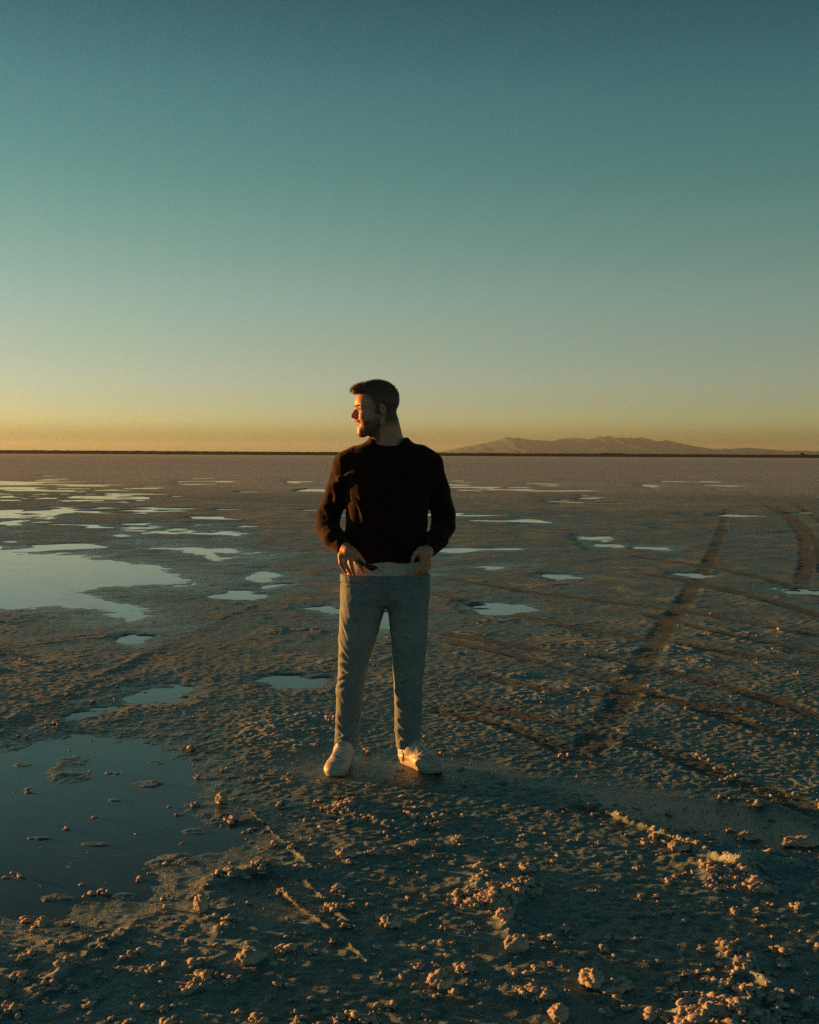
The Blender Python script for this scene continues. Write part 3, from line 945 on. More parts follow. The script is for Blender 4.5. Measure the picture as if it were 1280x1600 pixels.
g.cone(Q(561, 868, HZ - .008), Q(568, 877, HZ - .020), .0105, .0095, 0.004); g.cone(Q(568, 877, HZ - .020), Q(571.5, 886, HZ - .018), .0093, .0075, 0.003)
# his left hand (image right): half-closed on the hem, first finger pointing down and in
HW = -.150
g.cone(WR_R, Q(662, 866, HW), .025, .027, 0.016)
g.cone(Q(668, 864, HW + .01), Q(661, 880, HW + .002), .024, .0165, 0.014)
g.cone(Q(658, 860, HW), Q(664, 880, HW - .004), .0200, .0150, 0.012)              # back of the hand
LF = [((661, 881, HW - .010), (656, 890, HW - .022), (648.5, 895.5, HW - .020), (642.5, 900.5, HW - .012), .0090),
      ((665, 881, HW + .004), (661, 893, HW - .008), (653, 897, HW - .002), (647, 896, HW + .014), .0092),
      ((669, 880, HW + .016), (666, 892, HW + .006), (659, 897, HW + .012), (653, 896, HW + .026), .0088),
      ((671, 877, HW + .028), (670, 888, HW + .020), (665, 894, HW + .026), (660, 893, HW + .036), .0080)]
for a_, b_, c_, d_, r_ in LF:
    P4 = [Q(*q) for q in (a_, b_, c_, d_)]
    g.cone(P4[0], P4[1], r_ * 1.12, r_ * 1.02, 0.005); g.cone(P4[1], P4[2], r_ * 1.0, r_ * .92, 0.003); g.cone(P4[2], P4[3], r_ * .92, r_ * .76, 0.003)
g.cone(Q(660, 861, HW - .006), Q(650.5, 864, HW - .020), .0140, .0108, 0.010)    # thumb over the hem
g.cone(Q(650.5, 864, HW - .020), Q(646, 871, HW - .026), .0108, .0098, 0.004); g.cone(Q(646, 871, HW - .026), Q(644, 878.5, HW - .020), .0096, .0076, 0.003)
bv, bf = g.mesh()
bv = relax(bv, bf, 1, 0.4)
person = mesh_obj('person', bv, bf, mat_skin, loc=tuple(BASE))
tag(person, 'man in black sweatshirt and pale jeans standing on the flat, looking left', 'person')
rel = (bv - HO) @ HR                                   # head coordinates of each vertex
f_h, s_h, z_h = rel[:, 0], rel[:, 1], rel[:, 2]
nn = noise3(bv[:, 0] * 90, bv[:, 1] * 90, bv[:, 2] * 90, 2) * 0.25
beard = sstep(.020, .052, .046 - z_h * 0.62 - np.abs(f_h - .03) * 0.10 - sstep(.05, .09, f_h) * .028 * (z_h > -.075) ) 
jawline = sstep(-.030, -.050, z_h + .32 * (f_h - .02)) * sstep(-.010, .006, f_h) * (z_h > -.150)
moust = sstep(.006, .0, np.abs(z_h + .044)) * (f_h > .085)
lips = ((np.abs(z_h + .0665) < .022) & (f_h > .074)).astype(float)
side = sstep(.026, .014, f_h) * sstep(-.035, -.018, z_h) * sstep(-.03, -.005, f_h + .02) * (z_h < .05)
nape = sstep(-.005, -.04, f_h) * sstep(-.090, -.045, z_h)
fade = sstep(.055, .010, f_h - 0.5 * (z_h - .03)) * sstep(.0, .03, z_h)
ear = (np.abs(s_h) > .074) & (np.abs(f_h + .012) < .024) & (np.abs(z_h) < .034)
chinb = sstep(-.088, -.098, z_h) * (f_h > .03) * (z_h > -.14)
st = np.maximum.reduce([jawline * 0.74 * (1 - lips), moust * 0.6, side * .8, nape * 0.95, fade * 0.9, chinb * 0.75])
st = np.clip(st * (1 + nn), 0, 1) * (~ear) * (z_h > -.16) * (np.abs(s_h) < .12)
attr(person, 'stubble', np.where(np.linalg.norm(rel, axis=1) < .2, st, 0))

# eyes, teeth, brows
M = Mat('eye_white'); M.set(Base_Color=(.62, .58, .54, 1), Roughness=0.15); mat_eye = M.m
M = Mat('iris'); M.set(Base_Color=(.03, .02, .015, 1), Roughness=0.1); mat_iris = M.m
M = Mat('teeth'); M.set(Base_Color=(.78, .74, .66, 1), Roughness=0.25); mat_teeth = M.m
M = Mat('mouth_inside'); M.set(Base_Color=(.10, .025, .02, 1), Roughness=0.5); mat_mouth = M.m
iv2, if2 = ico(3)
for s_ in (-1, 1):
    c_ = Hd(.0800, s_ * .031, .0000)
    e = mesh_obj('eye', iv2 * .0118 + c_, if2, mat_eye, person)
    mesh_obj('iris', iv2 * .0055 + (c_ + Fd * .0078), if2, mat_iris, e)
    v_, q_ = tube([Hd(.0925, s_ * .017, .0060), Hd(.0925, s_ * .030, .0075), Hd(.0850, s_ * .045, .0035)], [.0012, .0020, .0012])
    mesh_obj('eyelash', v_, q_, mat_iris, e)
    v_, q_ = tube([Hd(.1035, s_ * .010, .0165), Hd(.1005, s_ * .024, .0215), Hd(.0900, s_ * .046, .0195)], [.0040, .0052, .0030])
    mesh_obj('eyebrow', v_, q_, None, person).data.materials.append(None)
for rz, rr, ra in ((-.0595, .0075, 1), (-.0735, .0060, 0)):
    V_, F_ = [], []
    for k in range(-4, 5):
        a_ = k * .24
        cx_ = Hd(.068 + .0235 * math.cos(a_) - (0 if ra else .003), .0205 * math.sin(a_), rz)
        b0 = len(V_)
        for (df, ds, dz) in [(-1, -1, -1), (1, -1, -1), (1, 1, -1), (-1, 1, -1), (-1, -1, 1), (1, -1, 1), (1, 1, 1), (-1, 1, 1)]:
            V_.append(cx_ + HR @ np.array([df * .0028, ds * .0023, dz * rr * .5]))
        F_ += [tuple(b0 + i for i in q) for q in [(0, 3, 2, 1), (4, 5, 6, 7), (0, 1, 5, 4), (1, 2, 6, 5), (2, 3, 7, 6), (3, 0, 4, 7)]]
    mesh_obj('teeth', V_, F_, mat_teeth, person, smooth=False)
mesh_obj('mouth', (iv2 * np.array([.017, .021, .013])) @ HR.T + Hd(.066, 0, -.0665), if2, mat_mouth, person)

# hair
M = Mat('hair')
ob = M.obj()
M.l(M.ramp(M.noise(140, 3, 0.6, ob), [(0.3, (.060, .040, .027)), (0.75, (.175, .115, .075))]), M.b.inputs['Base Color'])
M.set(Roughness=0.55, Specular_IOR_Level=0.35)
mat_hair = M.m
for o in person.children:
    if o.name.startswith('eyebrow'):
        o.data.materials.clear(); o.data.materials.append(mat_hair)
gh_ = Grid(Hd(0, 0, .03) - .17, Hd(0, 0, .03) + .17, 0.003)
gh_.ell(Hd(-.003, 0, .044), (.1010, .0765, .087), 0.0, HR)
gh_.ell(Hd(.010, 0, .083), (.082, .062, .048), 0.02, HR)              # longer on top
gh_.ell(Hd(.070, 0, .090), (.043, .050, .026), 0.018, HR)             # quiff
gh_.cone(Hd(.094, -.030, .087), Hd(.104, .022, .088), .012, .013, 0.012)
s_all = (slice(None),) * 3
x_, y_, z_ = gh_.xyz(s_all)
fx_ = (x_ - HO[0]) * Fd[0] + (y_ - HO[1]) * Fd[1] + (z_ - HO[2]) * Fd[2]
sx_ = (x_ - HO[0]) * Sd[0] + (y_ - HO[1]) * Sd[1] + (z_ - HO[2]) * Sd[2]
zx_ = (x_ - HO[0]) * Ud[0] + (y_ - HO[1]) * Ud[1] + (z_ - HO[2]) * Ud[2]
face_cut = np.minimum(fx_ - (.012 + (np.minimum(zx_, .086) - .03) * 0.85), .0715 + 0.10 * np.abs(sx_) + .12 * (fx_ - .1) - zx_) # inside > 0 where hair is removed
gh_.d = np.maximum(gh_.d, face_cut.astype(np.float32))
low = (-.010 - .30 * (fx_ + .03)) - zx_
low = np.where(fx_ < -.035, np.minimum(low, -.050 - zx_ + 0 * fx_), low)
gh_.d = np.maximum(gh_.d, low.astype(np.float32))
earcut = np.sqrt(((fx_ + .012) / .024) ** 2 + ((zx_ + .002) / .034) ** 2) - 1
gh_.d = np.maximum(gh_.d, np.where(np.abs(sx_) > .05, -earcut * .022, -1).astype(np.float32))
streak = noise3(fx_ * 55, sx_ * 190, zx_ * 120, 6) + 0.6 * noise3(fx_ * 120, sx_ * 330, zx_ * 200, 8)
gh_.d = (gh_.d + 0.0040 * streak * sstep(.02, .07, zx_)).astype(np.float32)
hv, hf = gh_.mesh()
hair = mesh_obj('hair', hv, hf, mat_hair, person)
# loose strands over the top and the quiff
hn = vnormals(hv, hf)
hrel = (hv - HO) @ HR
cand = np.where((hrel[:, 2] > .050) & (hn @ Ud > -.2))[0]
pick = rng.choice(cand, 2600)
SV, SF = [], []
for i in pick:
    p0 = hv[i]; f0, s0, z0 = hrel[i]
    frontness = float(sstep(.03, .10, f0))
    dirv = hn[i] * 0.55 + Fd * (0.7 * frontness - 0.45 * (1 - frontness)) + Ud * (0.25 - .15 * frontness) + rng.normal(0, .28, 3)
    dirv /= np.linalg.norm(dirv)
    L = rng.uniform(.006, .013) * (1 + .5 * frontness) * float(sstep(.04, .085, z0) * .8 + .2)
    a = np.cross(dirv, rng.normal(0, 1, 3)); a /= np.linalg.norm(a)
    w = .0007
    b0 = len(SV)
    p0 = p0 - hn[i] * .002
    p1 = p0 + dirv * L * .6; p2 = p0 + dirv * L + Ud * (-.1 * L) + Fd * (.15 * L * frontness)
    b = np.cross(dirv, a)
    SV += [p0 + a * w, p0 - a * w * .5 + b * w, p0 - a * w * .5 - b * w, p1 + a * w * .8, p1 - a * w * .4 + b * w * .8, p1 - a * w * .4 - b * w * .8, p2]
    SF += [(b0, b0 + 1, b0 + 4), (b0, b0 + 4, b0 + 3), (b0 + 1, b0 + 2, b0 + 5), (b0 + 1, b0 + 5, b0 + 4), (b0 + 2, b0, b0 + 3), (b0 + 2, b0 + 3, b0 + 5), (b0 + 3, b0 + 4, b0 + 6), (b0 + 4, b0 + 5, b0 + 6), (b0 + 5, b0 + 3, b0 + 6)]
mesh_obj('hair_strands', SV, np.array(SF), mat_hair, hair)

# ------------------------------------------------------------------ clothes
def creases(grid, items):
    """each crease: (centre point, direction of the ridge line, half length, width, height, outward axis or None)"""
    for c, dr, hl, w, amp in items:
        c = np.array(c, float); dr = np.array(dr, float); dr /= np.linalg.norm(dr)
        r = hl * 1.6 + w * 3
        s = grid.sl(c - r, c + r)
        x, y, z = grid.xyz(s)
        dx, dy, dz = x - c[0], y - c[1], z - c[2]
        t = dx * dr[0] + dy * dr[1] + dz * dr[2]
        e2 = np.maximum(dx * dx + dy * dy + dz * dz - t * t, 0)
        prof = np.exp(-(t / hl) ** 2) * np.exp(-e2 / (w * w))
        grid.d[s] -= (amp * prof).astype(np.float32)

def cloth_mat(name, c0, c1, scale, rough, sheen=0.0, bump=0.3, bd=0.003, weave=True):
    M = Mat(name)
    ob = M.obj()
    M.l(M.ramp(M.noise(scale, 5, 0.65, ob), [(0.3, c0), (0.7, c1)]), M.b.inputs['Base Color'])
    M.set(Roughness=rough, Specular_IOR_Level=0.15)
    if sheen:
        M.set(Sheen_Weight=sheen, Sheen_Roughness=0.5)
    nb = M.bump(M.noise(scale * 8, 4, 0.7, ob), bump, bd)
    M.l(nb, M.b.inputs['Normal'])
    return M.m
mat_black = cloth_mat('black_fleece', (.013, .0040, .0038), (.024, .0066, .0058), 40, 0.95, 0.10, 0.4, 0.003)
mat_white = cloth_mat('white_jersey', (.50, .49, .46), (.62, .61, .58), 30, 0.85, 0.0, 0.3, 0.002)
M = Mat('washed_denim')
ob = M.obj()
fadea = M.attr('fade')
c = M.ramp(M.noise(36, 5, 0.7, ob), [(0.25, (.128, .190, .225)), (0.75, (.215, .282, .318))])
c = M.mix(fadea, c, (.36, .41, .38))
M.l(c, M.b.inputs['Base Color'])
M.set(Roughness=0.85, Specular_IOR_Level=0.2)
M.l(M.bump(M.noise(420, 4, 0.7, ob), 0.35, 0.002), M.b.inputs['Normal'])
mat_denim = M.m

# sweatshirt
gs = Grid((-0.40, -0.24, 0.90), (0.40, 0.22, 1.60), 0.0045)
hemz = QZ(876)
gs.loft([(hemz, .004, -.004, .176, .112), (QZ(862), .004, -.004, .182, .117), (QZ(840), .003, -.002, .188, .120), (QZ(800), .008, 0, .190, .120), (QZ(770), .012, .002, .194, .122),
         (QZ(740), .015, .006, .202, .122), (QZ(724), .014, .010, .206, .112), (QZ(713), .014, .012, .200, .098), (QZ(704), .014, .014, .176, .084), (QZ(697), .014, .015, .138, .076), (QZ(690), .014, .016, .104, .072), (QZ(683), .014, .017, .086, .070)], 0.012, 2.5)
def sleeve(pts, k=0.018):
    for (p, r), (q, s) in zip(pts[:-1], pts[1:]):
        gs.cone(p, q, r, s, k)
sleeve(ARM_L); sleeve(ARM_R)
cr = []
def arm_folds(a, b, n, w, amp, sd):
    rr = np.random.default_rng(sd)
    for i in range(n):
        t = rr.uniform(0.0, 1.0)
        c = np.array(a) * (1 - t) + np.array(b) * t + rr.normal(0, .02, 3) + np.array([0, -.035, 0])
        ax = np.array(b) - np.array(a); ax /= np.linalg.norm(ax)
        dr = np.cross(ax, rr.normal(0, 1, 3)); dr = dr + ax * rr.uniform(-.7, .7)
        cr.append((c, dr, rr.uniform(.03, .07), w * rr.uniform(.7, 1.3), amp * rr.uniform(-.8, 1.2)))
arm_folds(Q(513, 795, .02), Q(526, 846, -.07), 16, .013, .010, 1)
arm_folds(Q(698, 795, .02), Q(684, 846, -.07), 16, .013, .010, 2)
arm_folds(Q(540, 735, -.02), Q(520, 790, .0), 13, .015, .015, 3)
arm_folds(Q(676, 735, -.02), Q(692, 790, .0), 11, .016, .012, 4)
# long folds running down from the armpit and the loose gathers above the hem
for (pa, pb, w, am) in [((546, 738), (556, 790), .014, .012), ((552, 748), (566, 806), .012, .010), ((548, 765), (562, 800), .010, .012), ((560, 776), (568, 822), .012, .008),
                        ((664, 745), (652, 790), .014, .009), ((659, 770), (648, 812), .012, .008), ((570, 735), (640, 742), .02, .005), ((556, 842), (600, 852), .016, .006), ((620, 852), (655, 838), .016, .006),
                        ((545, 826), (566, 838), .012, .008), ((575, 800), (600, 836), .018, .005), ((532, 715), (545, 742), .014, .008), ((525, 745), (538, 775), .012, .009), ((519, 752), (527, 785), .010, .009)]:
    a3, b3 = Q(*pa, -.125), Q(*pb, -.125)
    if pa[0] < 540: a3, b3 = Q(*pa, -.04), Q(*pb, -.03)
    cr.append(((a3 + b3) / 2, b3 - a3, np.linalg.norm(b3 - a3) * .5, w * 1.25, am))
creases(gs, cr)
x_, y_, z_ = gs.xyz(s_all)
gs.d += (0.0030 * noise3(x_ * 17, y_ * 17, z_ * 11, 3) + 0.0016 * noise3(x_ * 45, y_ * 45, z_ * 30, 4)).astype(np.float32)
gs.d = np.maximum(gs.d, (hemz - z_ + 0.010 * noise2(x_ * 9, y_ * 9, 3)).astype(np.float32))
# neck opening
nk = Q(607, 688, 0.006)
rr2 = np.sqrt(((x_ - nk[0]) / .0745) ** 2 + ((y_ - nk[1]) / .070) ** 2)
plane = z_ - (nk[2] - .008 + (y_ - nk[1]) * 0.40 + np.maximum(rr2 - 1.0, 0) * .2)
gs.d = np.maximum(gs.d, np.where(rr2 < 1.5, plane, -1).astype(np.float32))
gs.d = np.maximum(gs.d, np.minimum((0.90 - rr2) * .07, plane + .03).astype(np.float32))
sv, sf = gs.mesh()
sv = relax(sv, sf, 1, 0.4)
sweater = mesh_obj('sweatshirt', sv, sf, mat_black, person)
# ribbed collar, cuffs and hem
th = np.linspace(0, 2 * math.pi, 49)[:-1]
def ring(name, c, rx, ry, r, tilt, mat, parent, ax=None, ribs=0):
    V_, F_ = [], []
    n, m = 96, 8
    for i in range(n):
        t = 2 * math.pi * i / n
        p = np.array([rx * math.cos(t), ry * math.sin(t), tilt(t) if callable(tilt) else 0.0])
        rad = np.array([math.cos(t), math.sin(t), 0])
        rr = r[0] * (1 + (0.10 if ribs and i % 2 else 0))
        for k in range(m):
            a = 2 * math.pi * k / m
            q = p + rad * rr * math.cos(a) + np.array([0, 0, 1.0]) * r[1] * math.sin(a)
            V_.append((ax @ q if ax is not None else q) + c)
    for i in range(n):
        for k in range(m):
            F_.append((i * m + k, ((i + 1) % n) * m + k, ((i + 1) % n) * m + (k + 1) % m, i * m + (k + 1) % m))
    return mesh_obj(name, V_, F_, mat, parent)
ring('collar', nk + np.array([0, 0, -.008]), .0745, .070, (.0070, .0105), lambda t: 0.028 * math.sin(t), mat_black, sweater, ribs=1)
ring('hem_band', np.array([.004, -.004, hemz + .013]), .177, .113, (.0075, .016), lambda t: 0.010 * float(noise2(np.array([.177 * math.cos(t) * 9]), np.array([.113 * math.sin(t) * 9]), 3)[0]), mat_black, sweater, ribs=1)
def frame(d):
    d = d / np.linalg.norm(d); a = np.cross(d, [0, 0, 1.0]); a /= np.linalg.norm(a); return np.stack([a, np.cross(d, a), d], 1)
ring('cuff', Q(537.5, 857, -.100), .033, .033, (.0065, .016), None, mat_black, sweater, frame(WR_L - ELB_L), 1)
ring('cuff', Q(671.5, 857, -.110), .033, .033, (.0065, .016), None, mat_black, sweater, frame(WR_R - ELB_R), 1)

# white undershirt: collar edge at the neck and the band under the hem
gt = Grid((-0.22, -0.16, 0.86), (0.24, 0.16, 1.06), 0.004)
gt.loft([(QZ(898), .000, -.003, .186, .114), (QZ(886), .001, -.003, .181, .111), (QZ(870), .003, -.003, .174, .107), (QZ(850), .003, -.002, .165, .10)], 0.01, 2.5)
creases(gt, [(Q(590 + 14 * i, 884, -.11), np.array([.35 - .16 * i, 0, 1]), .02, .012, .004) for i in range(-4, 5)])
x_, y_, z_ = gt.xyz(s_all)
gt.d += (0.002 * noise3(x_ * 25, y_ * 25, z_ * 14, 5)).astype(np.float32)
tv, tf = gt.mesh()
tshirt = mesh_obj('undershirt', tv, tf, mat_white, person)
ring('neckband', nk + np.array([.001, .003, -.003]), .0690, .0640, (.0040, .009), lambda t: 0.027 * math.sin(t) + 0.005 * math.cos(t) - .002, mat_white, tshirt)

# jeans
gj = Grid((-0.30, -0.18, 0.05), (0.26, 0.18, 0.95), 0.0038)
def lrow(py, xl, xr, dy, ry):
    a, b = Q(xl, py, dy), Q(xr, py, dy)
    return (a[2], (a[0] + b[0]) / 2, dy, (b[0] - a[0]) / 2, ry)
wz = QZ(896)
gj.loft([lrow(948, 556, 648, 0.0, .060), lrow(942, 542, 660, 0.0, .094), lrow(932, 533, 669, .004, .114), lrow(915, 533, 671, .004, .119), lrow(896, 534.5, 669.5, 0.0, .116)], 0.045, 2.5)
gj.loft([lrow(1169, 523.5, 557.5, .010, .056), lrow(1160, 522.5, 559, .010, .058), lrow(1130, 524.5, 563, .008, .060), lrow(1100, 525.5, 566.5, 0, .062), lrow(1075, 526, 569.5, -.008, .064), lrow(1050, 528.5, 572, -.014, .068),
         lrow(1020, 529.5, 580.5, -.010, .078), lrow(985, 530, 592, -.004, .094), lrow(953, 531, 601, 0, .108), lrow(930, 533, 601, 0, .112), lrow(915, 536, 596, 0, .105)], 0.018, 2.35)
gj.loft([lrow(1168, 619.5, 655.5, .022, .056), lrow(1158, 618.5, 657, .022, .058), lrow(1130, 616.5, 657, .018, .060), lrow(1100, 616.5, 659, .006, .062), lrow(1075, 616, 660, -.004, .064), lrow(1050, 614.5, 662, -.010, .068),
         lrow(1020, 613.5, 665, -.008, .078), lrow(985, 610.5, 668.5, -.002, .094), lrow(953, 606, 669.5, 0, .108), lrow(930, 605, 670, 0, .112), lrow(915, 608, 667, 0, .105)], 0.018, 2.35)
cr = []
rr = np.random.default_rng(21)
def leg_creases(xl, xr, dy, ry, pys, n, amp, w):
    for i in range(n):
        py = rr.uniform(*pys)
        a, b = Q(xl, py, dy), Q(xr, py, dy)
        c = (a + b) / 2; R_ = (b[0] - a[0]) / 2
        th_ = rr.uniform(-math.pi, 0.35) if rr.random() < .8 else rr.uniform(-math.pi, math.pi)
        p = c + np.array([R_ * math.cos(th_), ry * math.sin(th_), 0])
        tang = np.array([-R_ * math.sin(th_), ry * math.cos(th_), 0]); tang /= np.linalg.norm(tang)
        cr.append((p, tang + np.array([0, 0, rr.uniform(.35, 1.1) * rr.choice([-1, 1])]), rr.uniform(.025, .05), w * rr.uniform(.7, 1.3), amp * rr.uniform(.35, 1.15) * (1 if rr.random() < .8 else -.2)))
for (xl, xr, dy) in ((526, 568, -.004), (616, 660, .002)):
    leg_creases(xl, xr, dy, .064, (1015, 1072), 8, .012, .0085)
    leg_creases(xl, xr, dy, .062, (1072, 1128), 6, .008, .0085)
    leg_creases(xl - 1, xr - 6, dy + .012, .058, (1128, 1166), 9, .011, .0080)
leg_creases(531, 598, 0, .10, (950, 1018), 10, .010, .013); leg_creases(608, 669, 0, .10, (950, 1018), 10, .010, .013)
for (pa, pb) in [((596, 950), (560, 938)), ((612, 950), (650, 938)), ((600, 956), (575, 972)), ((610, 958), (632, 975)), ((598, 942), (570, 925)), ((614, 942), (640, 926))]:
    a3, b3 = Q(*pa, -.115), Q(*pb, -.115)
    cr.append(((a3 + b3) / 2, b3 - a3, np.linalg.norm(b3 - a3) * .6, .012, .006))
# drag folds: long slanted ridges, each with a hollow below it
def legp(leg, px, py):
    xs_ = {0: ([950, 985, 1020, 1050, 1075, 1100, 1130, 1169], [531, 530, 529.5, 528.5, 526, 525.5, 524.5, 523.5], [601, 592, 580.5, 572, 569.5, 566.5, 563, 557.5], [.108, .094, .078, .068, .064, .062, .060, .056]),
           1: ([950, 985, 1020, 1050, 1075, 1100, 1130, 1169], [606, 610.5, 613.5, 614.5, 616, 616.5, 616.5, 619.5], [669.5, 668.5, 665, 662, 660, 659, 657, 655.5], [.108, .094, .078, .068, .064, .062, .060, .056])}[leg]
    l_, r_, ry_ = (np.interp(py, xs_[0], xs_[i]) for i in (1, 2, 3))
    t_ = np.clip((px - (l_ + r_) / 2) / ((r_ - l_) / 2), -.98, .98)
    dy_ = np.interp(py, [950, 1050, 1100, 1170], [0, -.013, .002, .014])
    return Q(px, py, dy_ - ry_ * (1 - abs(t_) ** 2.35) ** (1 / 2.35))
for leg, (ax, ay), (bx, by), am in [
        (0, (531, 1000), (549, 1034), .013), (0, (530, 1024), (553, 1040), .016), (0, (529, 1038), (549, 1052), .017), (0, (528, 1060), (545, 1053), .014), (0, (527, 1072), (541, 1066), .009),
        (0, (526, 1120), (540, 1140), .010), (0, (525, 1136), (543, 1150), .014), (0, (524, 1160), (541, 1148), .014), (0, (524, 1150), (534, 1164), .013), (0, (532, 960), (545, 1000), .007),
        (1, (616, 1020), (634, 1046), .013), (1, (616, 1036), (642, 1056), .017), (1, (618, 1068), (641, 1057), .013), (1, (617, 1064), (636, 1084), .014), (1, (617, 1080), (637, 1106), .014), (1, (617, 1096), (632, 1116), .009),
        (1, (618, 1124), (640, 1150), .016), (1, (619, 1142), (634, 1158), .015), (1, (621, 1160), (645, 1149), .013), (1, (652, 1050), (632, 1062), .008), (1, (653, 1140), (636, 1156), .010), (0, (560, 1040), (545, 1060), .008), (0, (558, 1145), (543, 1156), .010),
        (0, (575, 970), (545, 962), .006), (1, (640, 968), (616, 962), .006), (1, (660, 1000), (640, 1010), .006)]:
    a3, b3 = legp(leg, ax, ay), legp(leg, bx, by)
    m3 = legp(leg, (ax + bx) / 2, (ay + by) / 2)
    L_3 = np.linalg.norm(b3 - a3)
    cr.append((m3, b3 - a3, L_3 * .55, .0085, am))
    cr.append((m3 + np.array([0, 0, -.017]), b3 - a3, L_3 * .5, .0075, -am * .45))
creases(gj, cr)
x_, y_, z_ = gj.xyz(s_all)
gj.d += (0.0022 * noise3(x_ * 20, y_ * 20, z_ * 12, 7) + 0.0012 * noise3(x_ * 60, y_ * 60, z_ * 40, 8)).astype(np.float32)
gj.d -= (.0035 * sstep(wz - .0375, wz - .0345, z_ + 0 * x_ + 0 * y_)).astype(np.float32)
gj.d = np.maximum(gj.d, (z_ - wz + 0 * x_ + 0 * y_).astype(np.float32))
jv, jf = gj.mesh()
jv = relax(jv, jf, 1, 0.2)
jeans = mesh_obj('jeans', jv, jf, mat_denim, person)
thigh = np.exp(-((jv[:, 2] - QZ(985)) / .10) ** 2) * np.clip(-jv[:, 1] / .09, 0, 1)
knee_ = np.exp(-((jv[:, 2] - QZ(1050)) / .06) ** 2) * np.clip(-jv[:, 1] / .06, 0, 1)
attr(jeans, 'fade', np.clip(0.35 * thigh + 0.25 * knee_ + 0.10 * noise3(jv[:, 0] * 30, jv[:, 1] * 30, jv[:, 2] * 18, 3), 0, 1))
# outer seams
fl = [Q(606, 899, -.121), Q(606.5, 915, -.1235), Q(606, 930, -.121), Q(605, 942, -.114)]
v_, q_ = tube(fl, [.0022, .0026, .0026, .002], 6); mesh_obj('fly_seam', v_, q_, mat_denim, jeans)
for pts in ([(549, 900), (545, 915), (536, 926)], [(657, 900), (661, 915), (668, 926)]):
    out = []
    for (a, b) in pts:
        p = Q(a, b); rx_ = .204; xx = (p[0]) / rx_
        out.append(np.array([p[0], -.122 * max(1 - abs(xx) ** 2.5, 0.02) ** (1 / 2.5) - .001, p[2]]))
    v_, q_ = tube(out, .0022, 6); mesh_obj('pocket_edge', v_, q_, mat_denim, jeans)

# ------------------------------------------------------------------ shoes
M = Mat('white_leather')
ob = M.obj()
M.l(M.ramp(M.noise(45, 5, 0.65, ob), [(0.25, (.33, .335, .33)), (0.6, (.48, .49, .485))]), M.b.inputs['Base Color'])
M.set(Roughness=0.5)
M.l(M.bump(M.noise(150, 4, 0.6, ob), 0.2, 0.002), M.b.inputs['Normal'])
mat_leather = M.m
M = Mat('shoe_rubber')
ob = M.obj()
M.l(M.ramp(M.noise(60, 4, 0.65, ob), [(0.3, (.26, .225, .185)), (0.65, (.44, .415, .375))]), M.b.inputs['Base Color'])
M.set(Roughness=0.65); mat_rubber = M.m
M = Mat('shoe_welt'); M.set(Base_Color=(.10, .085, .07, 1), Roughness=0.8); mat_welt = M.m
M = Mat('lace'); M.set(Base_Color=(.66, .64, .60, 1), Roughness=0.9); mat_lace = M.m
M = Mat('sock'); M.set(Base_Color=(.02, .02, .02, 1), Roughness=0.95); mat_sock = M.m

